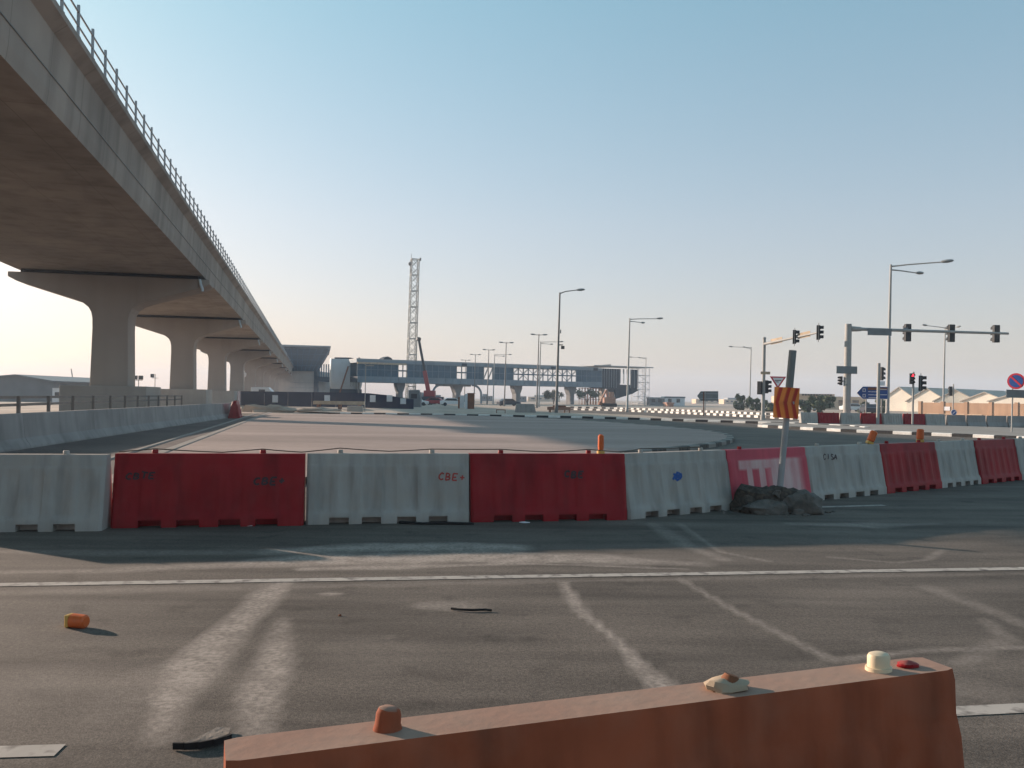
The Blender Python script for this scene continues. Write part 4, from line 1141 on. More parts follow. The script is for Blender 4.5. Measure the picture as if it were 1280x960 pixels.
# mast with the pale arm, left
p = ground(953.5, 527); Y1 = p.y
t1 = thing('signal_mast', 'signal mast with pale rising arm, two side-on heads and a yield sign', 'traffic signal', tuple(p), lean=R(.6))
hz = at(956, 423, Y1).z
MB().tube([(0, 0, 0), (0, 0, .5), (0, 0, .55), (0, 0, hz)], [.22, .2, .15, .12], 12).build('pole', M['polegrey'], t1, smooth=True)
MB().lump((0, 0, hz), .14, .14, .12, 1, .05).build('pole_cap', M['polegrey'], t1)
ae = at(1023, 415, Y1 - 6.5) - p
az = Vector((0, 0, hz - .45))
MB().tube([tuple(az), tuple(az.lerp(ae, .5)), tuple(ae)], [.11, .09, .07], 10).build('arm', M['polegrey'], t1, smooth=True)
for t, dz in ((.56, .05), (.97, 0)): 
    q = az.lerp(ae, t); signal_head('signal_head', t1, (q.x, q.y - .2, q.z + dz), R(75), plate=True)
for t in (.25, .75):
    q = az.lerp(ae, t); dd = (ae - az).normalized()
    o = MB().beam(q - dd * .75 + Vector((0, .16, .05)), q + dd * .75 + Vector((0, .16, .05)), .03, .42).build('name_plate', M['tan'], t1)
zc = at(955, 485, Y1).z
signal_head('signal_head', t1, (-.32, -.1, zc), R(140), visors=False)
signal_head('signal_head', t1, (.30, .05, zc + .1), R(75))
MB().box(-.3, .45, -.2, -.16, at(955, 468, Y1).z, at(955, 464.5, Y1).z).build('name_plate', M['tan'], t1)
zz, zl = at(970, 470.5, Y1).z, at(970, 486, Y1).z
x0, x1 = at(960.5, 470, Y1).x - p.x, at(981, 470, Y1).x - p.x
def tri(k, y): 
    c = ((x0 + x1) / 2, (zz * 2 + zl) / 3)
    return [(c[0] + (a - c[0]) * k, y, c[1] + (b - c[1]) * k) for a, b in ((x0, zz), (x1, zz), ((x0 + x1) / 2, zl))]
ys = MB().prism(tri(1, -.26), (0, .03, 0)).build('yield_sign', M['signred'], t1)
MB().prism(tri(.68, -.275), (0, .012, 0)).build('sign_face', M['signwhite'], ys)
mb = MB(); mb.box((x0 + x1) / 2 - .26, (x0 + x1) / 2 + .26, -.285, -.278, zz - .34, zz - .28); mb.box((x0 + x1) / 2 - .2, (x0 + x1) / 2 + .05, -.285, -.278, zz - .46, zz - .40); mb.build('lettering', M['sigblack'], ys)

# mast with the long level arm, right
p = ground(1058, 531); Y2 = p.y
t2 = thing('signal_mast', 'thick pale signal mast with long level arm and three dark heads', 'traffic signal', tuple(p), lean=R(.7))
hz = at(1061, 405, Y2).z
MB().tube([(0, 0, 0), (0, 0, .12), (0, 0, .5), (0, 0, .55), (0, 0, hz)], [.42, .4, .36, .27, .235], 16).build('pole', M['polegrey'], t2, smooth=True)
e = at(1259, 414.5, Y2) - p; a_ = Vector((.2, 0, at(1066, 411, Y2).z))
MB().tube([tuple(a_), tuple(a_.lerp(e, .06)), tuple(a_.lerp(e, .07)), tuple(e)], [.20, .16, .12, .085], 12).build('arm', M['polegrey'], t2, smooth=True)
for px in (1133, 1187.5, 1243.5):
    c = at(px, 415, Y2 + .25) - p
    h = signal_head('signal_head', t2, (c.x, c.y, c.z), R(180), visors=True, s=1.22, plate=False)
c0, c1 = at(1083, 418.5, Y2 - .2) - p, at(1113, 410.5, Y2 - .2) - p
MB().box(c0.x, c1.x, -.22, -.19, c0.z, c1.z).build('name_plate', M['signback'], t2)
MB().box(a_.lerp(e, .33).x, a_.lerp(e, .33).x + .35, -.05, .05, e.z + .1, e.z + .24).build('detector', M['siggrey'], t2)
c0, c1 = at(1044.5, 467, Y2 - .3) - p, at(1070.5, 458, Y2 - .3) - p
MB().box(c0.x, c1.x, -.34, -.31, c0.z, c1.z).build('name_plate', M['signback'], t2)
c = at(1051, 476, Y2) - p; signal_head('signal_head', t2, (c.x, .1, c.z), R(-75), s=.62)
MB().box(c.x, -.1, .08, .14, c.z - .06, c.z + .02).build('bracket', M['polegrey'], t2)

def sig_post(name, label, px, py, top, m_='polegrey', r=.07):
    p = ground(px, py); t = thing(name, label, 'traffic signal', tuple(p), lean=R(.8))
    zt_ = at(px + 2, top, p.y).z
    MB().tube([(0, 0, 0), (0, 0, zt_)], r, 10).build('pole', M[m_], t, smooth=True)
    return t, p
t3, p = sig_post('signal_post', 'grey signal post with its head turned away, before the blue sign', 1097, 532.5, 454, r=.11)
c = at(1103, 467, p.y) - p; signal_head('signal_head', t3, (c.x - .05, .2, c.z), R(120), s=.9)
MB().box(.08, .42, -.08, .02, at(1100, 482, p.y).z, at(1100, 476.5, p.y).z).build('bracket_plate', M['signwhite'], t3)
t4, p = sig_post('signal_post', 'signal post showing a lit red lamp beside a larger side-on head', 1140.5, 533.5, 465)
c = at(1140.2, 473.5, p.y) - p; signal_head('signal_head', t4, (c.x - .12, -.1, c.z), R(8), lit=0, s=.72)
c = at(1149.5, 479, p.y) - p; signal_head('signal_head', t4, (c.x, -.1, c.z), R(62), s=1.02, plate=True)
t5, p = sig_post('signal_post', 'farther signal post with one dark head and a small blue round sign', 1191, 524, 480, r=.06)
c = at(1187.5, 489, p.y) - p; signal_head('signal_head', t5, (c.x, 0, c.z), R(170), s=.95)
c = at(1191.5, 515.5, p.y) - p; s_ = MB().tube([(c.x, -.12, c.z), (c.x, -.09, c.z)], .32, 18).build('round_sign', M['signwhite'], t5)
MB().tube([(c.x, -.135, c.z), (c.x, -.123, c.z)], .27, 18).build('sign_face', M['blue'], s_)
mb = MB(); mb.beam((c.x + .15, -.145, c.z + .12), (c.x - .14, -.145, c.z - .14), .07, .012, (0, 1, 0)); mb.build('arrow', M['signwhite'], s_)

# blue direction sign
p = ground(1082.5, 531); Yb = p.y
bs = thing('direction_sign', 'blue arrow-ended direction sign pointing left, white lettering', 'road sign', tuple(p))
q = lambda px, py: at(px, py, Yb) - p
for px in (1083.2, 1102.5):
    c = q(px, 500); MB().tube([(c.x, .08, 0), (c.x, .08, q(px, 484).z)], .05, 8).build('post', M['polegrey'], bs)
PT = [q(1070.5, 491), q(1078, 483), q(1110, 483.3), q(1110, 499), q(1078, 498.8)]
pl = MB().prism([(v.x, -.02, v.z) for v in PT], (0, .05, 0)).build('plate', M['signwhite'], bs)
cc = sum(PT, Vector()) / 5
MB().prism([(cc.x + (v.x - cc.x) * .975, -.035, cc.z + (v.z - cc.z) * .94) for v in PT], (0, .012, 0)).build('sign_face', M['blue'], pl)
mb = MB()
def bar(a, b, c_, d): 
    u, v = q(a, c_), q(b, d); MB().box(u.x, v.x, -.045, -.038, min(u.z, v.z), max(u.z, v.z)).build('lettering', M['signwhite'], pl)
for y0 in (485.6, 492.5):                       # two square route symbols
    bar(1078, 1078.7, y0, y0 + 4); bar(1081, 1081.8, y0, y0 + 4); bar(1078, 1081.8, y0, y0 + .8); bar(1078, 1081.8, y0 + 3.4, y0 + 4.2)
for a, b, y0 in ((1085, 1088, 489), (1088.6, 1095.5, 489.3), (1085, 1092, 493), (1092.6, 1096, 493.2), (1085.5, 1096, 496.6), (1099.5, 1108, 486.2), (1100, 1108.3, 493)): bar(a, b, y0, y0 + .9)
mb = MB(); u, v = q(1084.5, 484.2), q(1109, 487.8); mb.box(u.x, v.x, -.0365, -.0355, v.z, u.z); mb.build('brown_band', M['rust'], pl)

# grey arrow sign seen from behind
p = ground(885, 520); Ya = p.y
ars = thing('arrow_sign', 'grey back of an arrow-shaped sign on two posts, pointing left', 'road sign', tuple(p))
q = lambda px, py: at(px, py, Ya) - p
PT = [q(871.5, 495), q(876, 489), q(898, 489), q(898, 501), q(876, 501)]
MB().prism([(v.x, .05, v.z) for v in PT], (0, .05, 0)).build('plate', M['signback'], ars)
mb = MB(); mb.box(PT[1].x, PT[2].x, .02, .048, q(880, 492.5).z, q(880, 491.7).z); mb.box(PT[1].x, PT[2].x, .02, .048, q(880, 498.5).z, q(880, 497.7).z); mb.build('stiffener', M['steel'], ars)
for px in (879.5, 881.3): c = q(px, 500); MB().box(c.x - .05, c.x + .05, .0, .019, 0, q(px, 490).z).build('post', M['rust'] if px < 880 else M['polegrey'], ars)

# no-stopping sign at the right
p = ground(1264.5, 543); Yn = p.y
ns = thing('no_stopping_sign', 'round blue no-stopping sign with red border above a grey plate', 'road sign', tuple(p), lean=R(1))
q = lambda px, py: at(px, py, Yn) - p
MB().tube([(0, 0, 0), (0, 0, q(1266, 468).z)], .04, 8).build('pole', M['polegrey'], ns)
c = q(1268, 476.5)
k = 10.2 * Yn / F
s_ = MB().tube([(0, -.08, 0), (0, -.055, 0)], k * .98, 28).build('disc', M['signred'], ns, (c.x - .02, -.14, c.z), R(-46))
MB().tube([(0, -.092, 0), (0, -.083, 0)], k * .76, 28).build('sign_face', M['blue'], s_)
mb = MB()
mb.beam((-k * .58, -.1, k * .58), (k * .58, -.1, -k * .58), k * .2, .008, (0, 1, 0)); mb.build('slash', M['signred'], s_)
u, v = q(1256, 497), q(1284, 487.5); MB().box(u.x, v.x, -.07, -.05, u.z, v.z).build('plate', M['signback'], ns)

# ------------------------------------------------------------------ far barriers behind the traffic island
far = [(1000, 1021, 'W'), (1022, 1048, 'R'), (1050, 1074, 'W'), (1076, 1101, 'R'), (1103, 1127, 'W'), (1129, 1155, 'R'), (1156, 1180, 'W'), (1183, 1206, 'C'), (1208, 1231, 'C'), (1233, 1257, 'C'), (1259, 1283, 'C')]
lab = {0: 'leftmost white barrier of the far row, beside the chevron board', 1: 'red far-row barrier just left of the thick signal mast', 2: 'white far-row barrier behind the thick signal mast', 3: 'red far-row barrier behind the blue direction sign posts', 4: 'white far-row barrier behind the tall lamp pole', 5: 'red far-row barrier behind the signal post with the lit red lamp', 6: 'white far-row barrier just right of the post with the lit red lamp'}
protoC = None
for i, (a, b, k) in enumerate(far):
    ya, yb = 531 + (a - 1000) * .012, 531 + (b - 1000) * .012
    A_, B_ = ground(a, ya), ground(b, yb)
    d = B_ - A_; cpos = (A_ + B_) / 2
    if k == 'C':
        if protoC is None:
            protoC = thing('concrete_barrier', 'x', 'concrete barrier', group='grey concrete barriers before the sandstone wall')
            pr = [(-.25, 0), (-.25, .1), (-.12, .35), (-.08, .82), (.08, .82), (.12, .35), (.25, .1), (.25, 0)]
            MB().loft([[(x_ * BL, y_, z_) for y_, z_ in pr] for x_ in (-.5, .5)]).build('wall_unit', M['jersey'], protoC)
            o = protoC
        else: o = copy_tree(protoC)
        o['label'] = {7: 'leftmost grey concrete unit before the sandstone wall', 8: 'second grey concrete unit before the sandstone wall', 9: 'third grey concrete unit before the sandstone wall', 10: 'rightmost grey concrete unit before the sandstone wall, by the no-stopping sign'}[i]
    else:
        o = copy_tree(protoW if k == 'W' else protoR)
        for ch in list(o.children):
            if ch.name.startswith('graffiti'): bpy.data.objects.remove(ch)
        o['label'] = lab[i]; o['group'] = 'red and white barriers of the far row'
    o.location = (cpos.x, cpos.y, 0); o.rotation_euler = (0, 0, math.atan2(d.y, d.x)); o.scale = (d.length / BL, 1, 1)

# ------------------------------------------------------------------ sheds, walls, buildings on the right
def shed(px, peak, label, Y):
    p = on_ground(px, Y); zp = at(px, peak, Y).z; ze = at(px, 503.5, Y).z + .25
    t = thing('gabled_shed', label, 'shed', tuple(p), R(-52), group='pale gabled sheds behind the sandstone wall')
    w = 4.05
    MB().prism([(-w, 0, 0), (w, 0, 0), (w, 0, ze), (0, 0, zp), (-w, 0, ze)], (0, 34, 0)).build('wall', M['tentwhite'], t)
    mb = MB()
    for s in (-1, 1): mb.prism([(s * (w + .25), -.3, ze - .12), (0, -.3, zp + .04), (0, -.3, zp + .2), (s * (w + .25), -.3, ze + .04)], (0, 34.6, 0))
    mb.build('roof', M['tentroof'], t)
    return t
for i, (px, pk, lb) in enumerate(((1124, 484.5, 'leftmost pale gabled shed, right of the tall lamp pole'), (1159, 486.2, 'pale gabled shed right of the large side-on signal head'), (1195, 488, 'pale gabled shed behind the signal post with small blue sign'), (1231, 491, 'pale gabled shed second from the frame edge'), (1267, 493, 'pale gabled shed behind the no-stopping sign'))): shed(px, pk, lb, 172 - 6.4 * i)
A_, B_ = on_ground(1150, 112), on_ground(1300, 100)
d = B_ - A_; t = thing('boundary_wall', 'long sandstone-coloured boundary wall before the gabled sheds', 'wall', tuple(A_), math.atan2(d.y, d.x))
MB().box(0, d.length + 20, 0, .3, 0, 1.75).build('panel', M['sandstone'], t)
for i in range(7): MB().box(i * 3 - .2, i * 3 + .2, -.1, .4, 0, 1.9).build('pillar', M['sandstone'], t)
MB().box(1.0, 8, -.09, -.02, .25, .35).build('ledge', M['beige'], t)
c = at(1173, 513, 109.5) - A_
MB().box(3.2, 4.0, -.06, -.02, .75, 1.25).build('notice', M['signwhite'], t)
# low clutter structure: flat beige building with louvres
Y = 190.0
t = thing('beige_building', 'long low beige building behind the green bushes', 'building', tuple(on_ground(1030, Y)))
x0, x1 = X(985, Y) - t.location.x, X(1082, Y) - t.location.x
MB().box(x0, x1, 0, 12, 0, Z(1030, 495.5, Y)).build('wall', M['beige'], t)
MB().box(x0 + 2, x1 - 7, -.3, 12.3, Z(1030, 495.5, Y) + .003, Z(1030, 492.5, Y)).build('parapet', M['beige'], t)
mb = MB()
for i in range(11): mb.box(x0 + 3 + i * .62, x0 + 3.45 + i * .62, -.45, -.32, Z(1030, 494.8, Y), Z(1030, 492.8, Y))
mb.build('louvre', M['sigblack'], t)
mb = MB()
for i in range(5): mb.box(x0 + 2 + i * 3.1, x0 + 3.4 + i * 3.1, -.04, -.003, .9, 2.1)
mb.build('window', M['glass'], t)
# far sheds behind the footbridge end
for px0, px1, top, Y, m_, lb in ((812, 831, 496.5, 230, 'shedgrey', 'grey site cabin just right of the footbridge stair tower'), (831, 856, 495.5, 240, 'clad', 'blue-roofed site cabin right of the grey one'), (834, 842, 503, 200, 'machorange', 'small orange box in front of the blue-roofed cabin')):
    p = on_ground((px0 + px1) / 2, Y); w = (X(px1, Y) - X(px0, Y)) / 2; h = Z(px0, top, Y)
    t = thing('site_cabin', lb, 'cabin', tuple(p))
    MB().box(-w, w, 0, 5, 0, h - .35).build('wall', M['paper'] if m_ == 'clad' else M[m_], t)
    MB().box(-w - .15, w + .15, -.2, 5.2, h - .34, h).build('roof', M['clad'] if m_ == 'clad' else M['roofgrey'] if m_ == 'shedgrey' else M[m_], t)
    if m_ != 'machorange':
        for x in (-w * .5, w * .35): MB().box(x - .5, x + .5, -.05, -.003, .9, 1.9).build('window', M['glass'], t)

# left background: shed, container, floodlights, far cranes
Y = 130.0
t = thing('gabled_warehouse', 'dark grey shallow-gabled warehouse at the far left', 'warehouse', tuple(on_ground(20, Y)))
x0, x1 = X(-45, Y) - t.location.x, X(67, Y) - t.location.x; zr, ze = Z(20, 469.5, Y), Z(60, 477, Y)
MB().prism([(x0, 0, 0), (x1, 0, 0), (x1, 0, ze), (0, 0, zr), (x0 - 1, 0, ze)], (0, 25, 0)).build('wall', M['shedgrey'], t)
mb = MB()
mb.prism([(0, -.4, zr), (x1 + .3, -.4, ze - .08), (x1 + .3, -.4, ze + .12), (0, -.4, zr + .2)], (0, 26, 0)); mb.prism([(x0 - 1.3, -.4, ze - .08), (-.002, -.4, zr), (-.002, -.4, zr + .2), (x0 - 1.3, -.4, ze + .12)], (0, 26, 0))
mb.build('roof', M['signback'], t)
p = on_ground(73, 120); t = thing('site_cabin', 'small white site cabin beside the dark warehouse', 'cabin', tuple(p))
MB().box(-.85, .75, 0, 2.4, 0, Z(73, 485, 120)).build('wall', M['paper'], t); MB().box(-.95, .85, -.1, 2.5, Z(73, 485, 120) + .002, Z(73, 484, 120)).build('roof', M['signback'], t)
MB().box(-.5, .5, -.03, -.002, .9, 1.5).build('window', M['glass'], t)
def flood(px, py, Y, lb, n):
    p = on_ground(px, Y); zt_ = Z(px, py, Y)
    t = thing('floodlight', lb, 'floodlight', tuple(p), group='site floodlights behind the viaduct')
    MB().tube([(0, 0, 0), (0, 0, zt_)], .06, 6).build('pole', M['poledark'], t)
    MB().box(-.6, .6, -.04, .04, zt_ - .75, zt_ - .67).build('crossbar', M['poledark'], t)
    for k in range(n): MB().box(-.75 + k * .85, -.2 + k * .85, -.18, .12, zt_ - .62, zt_).build('lamp', M['sigblack'], t)
flood(173, 469.5, 130, 'two-lamp floodlight between the first two viaduct piers', 2)
flood(193.5, 467.5, 150, 'single floodlight just left of the second viaduct pier', 1)
for pts, Y, lb in ((((94, 482), (89, 461)), 260, 'distant thin crane jib left of the first viaduct pier'), (((242, 487), (231, 455)), 230, 'left of two crossing crane jibs beyond the third pier'), (((244, 487), (233, 462)), 232, 'right of two crossing crane jibs beyond the third pier')):
    a, b = at(*pts[0], Y), at(*pts[1], Y); g = Vector((a.x, Y, 0))
    t = thing('crane', lb, 'crane', tuple(g))
    MB().beam((0, 0, 1), b - g, .22, .22).build('jib', M['poledark'], t); MB().box(-1.4, 1.4, -1, 1, 0, 1.6).build('base', M['cardark'], t)
p = on_ground(107, 250); t = thing('water_tank', 'far round-topped tank beside the first pier', 'tank', tuple(p))
MB().loft([[(2.0 * k * math.cos(a), 2.0 * k * math.sin(a), z) for a in [2 * math.pi * i / 16 for i in range(16)]] for k, z in ((1, 0), (1, 4), (.7, 5), (.1, 5.4))]).build('shell', M['shedgrey'], t, smooth=True)
p = on_ground(303, 150); t = thing('light_tower', 'white mobile light tower seen under the viaduct', 'light tower', tuple(p))
MB().tube([(0, 0, 0), (0, 0, 4.6)], .12, 8).build('mast', M['signwhite'], t); MB().lump((.1, 0, 5.0), .55, .3, .5, 3, .1).build('lamp', M['signwhite'], t, smooth=True); MB().box(-.8, .8, -.6, .6, 0, 1.0).build('trailer', M['signwhite'], t)
# white van behind the hoarding
p = on_ground(328, 140); t = thing('van', 'white van parked behind the hoarding', 'van', tuple(p), R(4))
MB().prism([(-1.9, 0, .35), (2.1, 0, .35), (2.1, 0, 1.5), (1.35, 0, 2.3), (.9, 0, 2.75), (-1.9, 0, 2.75)], (0, 1.9, 0)).build('body', M['carwhite'], t, bevel=.1)
MB().prism([(-.6, -.02, 1.75), (.4, -.02, 1.75), (.4, -.02, 2.4), (-.6, -.02, 2.4)], (0, .015, 0)).build('window', M['glass'], t)
for x in (-1.2, 1.3): MB().tube([(x, -.02, .36), (x, 1.92, .36)], .36, 12).build('wheel', M['black'], t)

# ------------------------------------------------------------------ cars and machines in the distance
def make_car(label, m_):
    t = thing('car', label, 'car', group='cars beyond the junction')
    sec = [(-2.2, .3), (2.2, .3), (2.25, .75), (1.2, .92), (.55, 1.4), (-1.1, 1.42), (-1.75, .98), (-2.25, .9)]
    MB().prism([(x, -.85, z) for x, z in sec], (0, 1.7, 0)).build('body', m_, t, bevel=.07)
    for y in (-.862, .852): MB().prism([(1.0, y, .95), (.5, y, 1.33), (-1.0, y, 1.35), (-1.5, y, .97)], (0, .01, 0)).build('window', M['glass'], t)
    for x in (-1.35, 1.4):
        for y in (-.87, .67): MB().tube([(x, y, .32), (x, y + .2, .32)], .32, 12).build('wheel', M['black'], t)
    return t
cars = [(566, 150, 'carwhite', 'white car parked left of the brown booth', .1), (546, 165, 'carred', 'red car just right of the mobile crane', -.2), (1066, 150, 'carwhite', 'white car just right of the thick signal mast', .3), (1086, 120, 'cardark', 'dark car behind the blue sign posts', 1.4), (636, 165, 'cardark', 'dark car under the footbridge between two twin lamps', .4), (1012, 150, 'carwhite', 'white car before the green bushes', .2), (520, 150, 'carwhite', 'white car at the end of the hoarding', 0)]
cp = {}
for px, Y, m_, lb, rz in cars:
    if m_ in cp: c = copy_tree(cp[m_]); c['label'] = lb
    else: c = cp[m_] = make_car(lb, M[m_])
    c.location = on_ground(px, Y); c.rotation_euler = (0, 0, rz)

p = on_ground(587, 118); t = thing('booth', 'tall rust-brown booth with a pale left side, below the footbridge', 'booth', tuple(p))
MB().box(-.25, .65, -.5, .5, 0, 2.1).build('body', M['rust'], t); MB().box(-.62, -.26, -.45, .5, 0, 2.05).build('side_panel', M['paper'], t); MB().box(-.35, .75, -.6, .6, 2.102, 2.18).build('roof', M['rust'], t)
p = on_ground(578, 120); t = thing('barrier_board', 'narrow pale board standing left of the brown booth', 'board', tuple(p)); MB().box(-.35, .3, -.05, .05, .1, 1.85).build('panel', M['paper'], t); MB().box(-.6, -.36, -.06, .06, 0, 1.6).build('post', M['rust'], t)
p = ground(657, 517); t = thing('concrete_block', 'grey trapezoid concrete block on the sandy median', 'concrete block', tuple(p))
k = p.y / F
MB().prism([(-13.5 * k, 0, 0), (13.5 * k, 0, 0), (10.5 * k, 0, 12 * k), (-12 * k, 0, 12 * k)], (0, 2.2, 0)).build('block', M['jersey'], t, bevel=.05)
p = ground(699, 517); k = p.y / F; t = thing('trestle', 'orange work trestle at the foot of the tallest street lamp', 'trestle', tuple(p))
MB().box(-15 * k, 14 * k, -.2, .3, 4.5 * k, 8.5 * k).build('tray', M['machorange'], t); MB().box(-8 * k, 8 * k, -.25, .25, 8.5 * k + .003, 10.2 * k).build('load', M['rust'], t)
for x in (-13, -11.5, 6, 12): MB().box(x * k, (x + 1.4) * k, -.15, .25, 0, 4.5 * k - .003).build('leg', M['machorange'], t)
p = ground(626, 518); k = p.y / F; t = thing('trestle', 'thin rusty trestle frame left of the grey concrete block', 'trestle', tuple(p))
MB().box(-6 * k, 6 * k, -.1, .1, 5.2 * k, 6.2 * k).build('tray', M['rust'], t)
for x in (-5.8, 4.9): MB().box(x * k, (x + .9) * k, -.05, .05, 0, 5.2 * k - .003).build('leg', M['rust'], t)
# excavator with folded boom
p = on_ground(761, 178); t = thing('excavator', 'salmon-orange excavator with folded boom before the stair tower', 'excavator', tuple(p), R(10))
MB().box(-1.1, 1.2, -.9, .9, .75, 2.0).build('body', M['machorange'], t, bevel=.12); MB().box(-.1, .8, -.95, -.1, 2.003, 3.1).build('cab', M['machorange'], t, bevel=.08)
mb = MB(); mb.beam((-.3, .1, 2.0), (-.55, .1, 3.6), .4, .4); mb.beam((-.55, .1, 3.5), (-1.5, -.2, 1.8), .3, .3); mb.beam((-1.5, -.2, 1.9), (-1.9, -.3, 1.0), .25, .25); mb.build('boom', M['machorange'], t)
MB().prism([(-2.3, -.6, .4), (-1.6, -.6, .3), (-1.6, -.6, 1.1), (-2.1, -.6, 1.0)], (0, .8, 0)).build('bucket', M['rust'], t)
for y in (-1.1, .6): MB().box(-1.5, 1.5, y, y + .5, 0, .72).build('track', M['black'], t, bevel=.15)
# dark site hut near the crane
p = on_ground(518, 128); t = thing('site_cabin', 'dark site cabin with sloping roof at the right end of the hoarding', 'cabin', tuple(p))
MB().prism([(-.9, 0, 0), (.9, 0, 0), (.9, 0, 1.4), (.6, 0, 2.5), (-.9, 0, 2.4)], (0, 2, 0)).build('wall', M['shedgrey'], t); MB().prism([(-1.0, -.1, 2.42), (.62, -.1, 2.52), (.62, -.1, 2.62), (-1.0, -.1, 2.52)], (0, 2.2, 0)).build('roof', M['roofgrey'], t)
MB().box(-.5, .4, -.03, -.003, 1.3, 2.0).build('window', M['glass'], t)

# ------------------------------------------------------------------ bushes and trees: tapered stems and many leaf faces
def bush(px, Y, w, h, lb, m_='leaf', name='bush', n=2400, trunk=-.02, seed=1):
    rnd = random.Random(seed)
    p = on_ground(px, Y); t = thing(name, lb, name, tuple(p))
    mb = MB()
    for k in range(5):
        a = rnd.uniform(0, 6.28); r = rnd.uniform(.2, .6) * w
        mb.tube([(0, 0, 0), (r * .3 * math.cos(a), r * .3 * math.sin(a), h * .35), (r * math.cos(a), r * math.sin(a), h * .75)], [.09, .06, .02], 6)
    mb.build('trunk', M['bark'], t)
    cl = [(rnd.uniform(-.75, .75) * w, rnd.uniform(-.6, .6) * w, rnd.uniform(trunk + .1, .85) * h, rnd.uniform(.13, .30)) for _ in range(17)]
    mb = MB()
    for i in range(n):
        cx_, cy_, cz_, r = cl[rnd.randrange(len(cl))]
        d = Vector((rnd.gauss(0, 1), rnd.gauss(0, 1), rnd.gauss(0, 1))).normalized() * (rnd.random() ** .6)
        c = Vector((cx_ + d.x * r * w, cy_ + d.y * r * w, max(.1, cz_ + d.z * r * h * .75)))
        u = Vector((rnd.gauss(0, 1), rnd.gauss(0, 1), rnd.gauss(0, 1))).normalized(); v = u.orthogonal().normalized()
        s = rnd.uniform(.12, .27)
        mb.sheet([c - u * s, c + v * s * .6, c + u * s, c - v * s * .6])
    mb.build('crown', M[m_], t)
bush(1024, 118, 2.6, 2.6, 'widest green bush, left of the thick signal mast', 'leaf', n=3600, seed=2)
bush(1006, 130, 1.6, 1.9, 'low green bush right beside the chevron board', 'leafdark', seed=3)
bush(945, 140, 1.6, 2.1, 'rounded bush behind the pale signal mast', 'leaf', seed=4)
bush(928, 150, 1.5, 2.9, 'taller leafy bush left of the lamp with leftward arms', 'leafdark', seed=5)
bush(1092, 135, 2.6, 2.3, 'green bush behind the blue direction sign', 'leaf', n=2600, seed=6)
bush(734, 205, 3.2, 4.2, 'dusty tree under the footbridge left of the stair tower', 'leafdark', 'tree', 1600, .4, 7)
bush(692, 230, 3.4, 4.0, 'hazy tree under the footbridge by the tallest lamp', 'leafdark', 'tree', 1600, .4, 8)
bush(966, 135, 1.8, 2.0, 'bush half hidden by the chevron board', 'leaf', seed=9)
# hazy low buildings on the horizon
hz_ = [(640, 658, 499, 330), (600, 615, 500, 360), (870, 905, 500.5, 420), (905, 932, 501, 400), (660, 700, 499.5, 400), (520, 548, 496, 300)]
lbs = ['low distant block under the footbridge left of a pier', 'tiny distant block right of the brown booth', 'long flat distant block behind the arrow sign', 'flat distant block between the arrow sign and the bushes', 'long distant block behind the thin double-arm lamp', 'distant block behind the mobile crane']
for (a, b, top, Y), lb in zip(hz_, lbs):
    p = on_ground((a + b) / 2, Y); w = (X(b, Y) - X(a, Y)) / 2; h = max(2.2, Z((a + b) / 2, top, Y))
    t = thing('distant_building', lb, 'building', tuple(p))
    MB().box(-w, w, 0, 10, 0, h).build('wall', M['beige'] if Y > 380 else M['shedgrey'], t)
    MB().box(-w * .6, w * .2, 1, 9, h + .003, h + .8).build('roof', M['roofgrey'], t)
    mb = MB()
    for i in range(4): mb.box(-w * .8 + i * w * .42, -w * .8 + i * w * .42 + w * .22, -.05, -.003, 1, h * .75)
    mb.build('window', M['glass'], t)
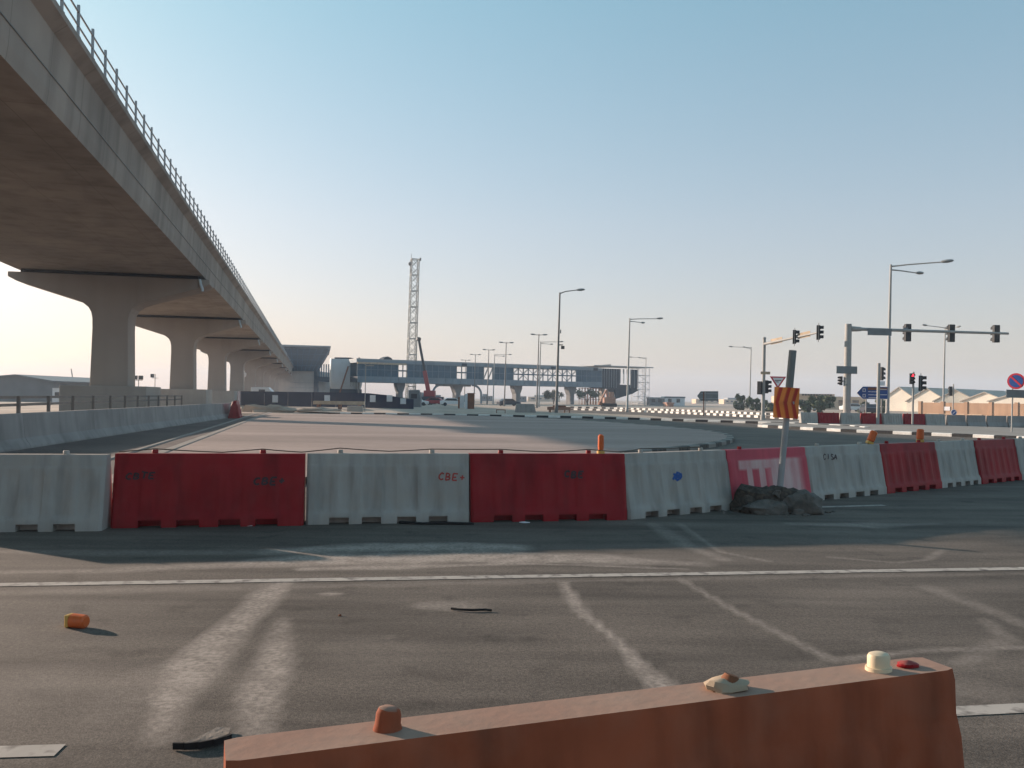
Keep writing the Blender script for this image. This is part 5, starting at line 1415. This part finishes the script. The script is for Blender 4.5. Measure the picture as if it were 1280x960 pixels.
# ------------------------------------------------------------------ light, sky, air
AZ, EL = R(60), R(14.2)                        # sun to the left of straight ahead
sd = Vector((-math.sin(AZ) * math.cos(EL), math.cos(AZ) * math.cos(EL), math.sin(EL)))
sun = bpy.data.lights.new('sun', 'SUN'); sun.energy = 4.4; sun.angle = R(0.9); sun.color = (1.0, 0.79, 0.64)
so = bpy.data.objects.new('sun', sun); COL.objects.link(so); so.rotation_euler = (-sd).to_track_quat('-Z', 'Y').to_euler()
w = bpy.data.worlds.new('World'); scene.world = w; w.use_nodes = True
nt = w.node_tree; N = nt.nodes; L = nt.links
sky = N.new('ShaderNodeTexSky'); sky.sky_type = 'NISHITA'; sky.sun_disc = False
sky.sun_elevation = EL; sky.sun_rotation = -AZ
sky.altitude = 0; sky.air_density = 1.0; sky.dust_density = 1.4; sky.ozone_density = 1.0
bg = N['Background']; bg.inputs['Strength'].default_value = 0.15
ga = N.new('ShaderNodeGamma'); ga.inputs['Gamma'].default_value = 0.66          # thick dusty air evens the sky out
L.new(sky.outputs[0], ga.inputs['Color'])
tc = N.new('ShaderNodeTexCoord'); sp = N.new('ShaderNodeSeparateXYZ'); L.new(tc.outputs['Generated'], sp.inputs[0])
rp = N.new('ShaderNodeValToRGB'); e = rp.color_ramp.elements
e[0].position = 0.0; e[0].color = (.99, .83, .87, 1); e[1].position = .5; e[1].color = (.70, 1.07, 1.08, 1)
x = e.new(.2); x.color = (.97, .96, .98, 1)
L.new(sp.outputs[2], rp.inputs[0])
mx = N.new('ShaderNodeMixRGB'); mx.blend_type = 'MULTIPLY'; mx.inputs[0].default_value = 1
L.new(ga.outputs[0], mx.inputs[1]); L.new(rp.outputs[0], mx.inputs[2]); L.new(mx.outputs[0], bg.inputs['Color'])

HAZE = 0.0006
hb = MB().box(-1690, 1690, -390, 1690, -1.2, 46).build('haze', [])
hm = bpy.data.materials.new('haze'); hm.use_nodes = True
hn = hm.node_tree; hn.nodes.clear()
ho_ = hn.nodes.new('ShaderNodeOutputMaterial'); pv = hn.nodes.new('ShaderNodeVolumePrincipled')
pv.inputs['Color'].default_value = (0.66, 0.78, 0.95, 1); pv.inputs['Density'].default_value = HAZE; pv.inputs['Anisotropy'].default_value = 0.1
hn.links.new(pv.outputs[0], ho_.inputs['Volume'])
hb.data.materials.append(hm); kind(hb, 'stuff')

scene.view_settings.view_transform = 'Standard'; scene.view_settings.look = 'None'
scene.view_settings.exposure = 0.95; scene.view_settings.gamma = 1.0; scene.view_settings.use_curve_mapping = False
scene.render.engine = 'CYCLES'
scene.cycles.use_denoising = True
scene.cycles.volume_bounces = 1
scene.cycles.max_bounces = 6
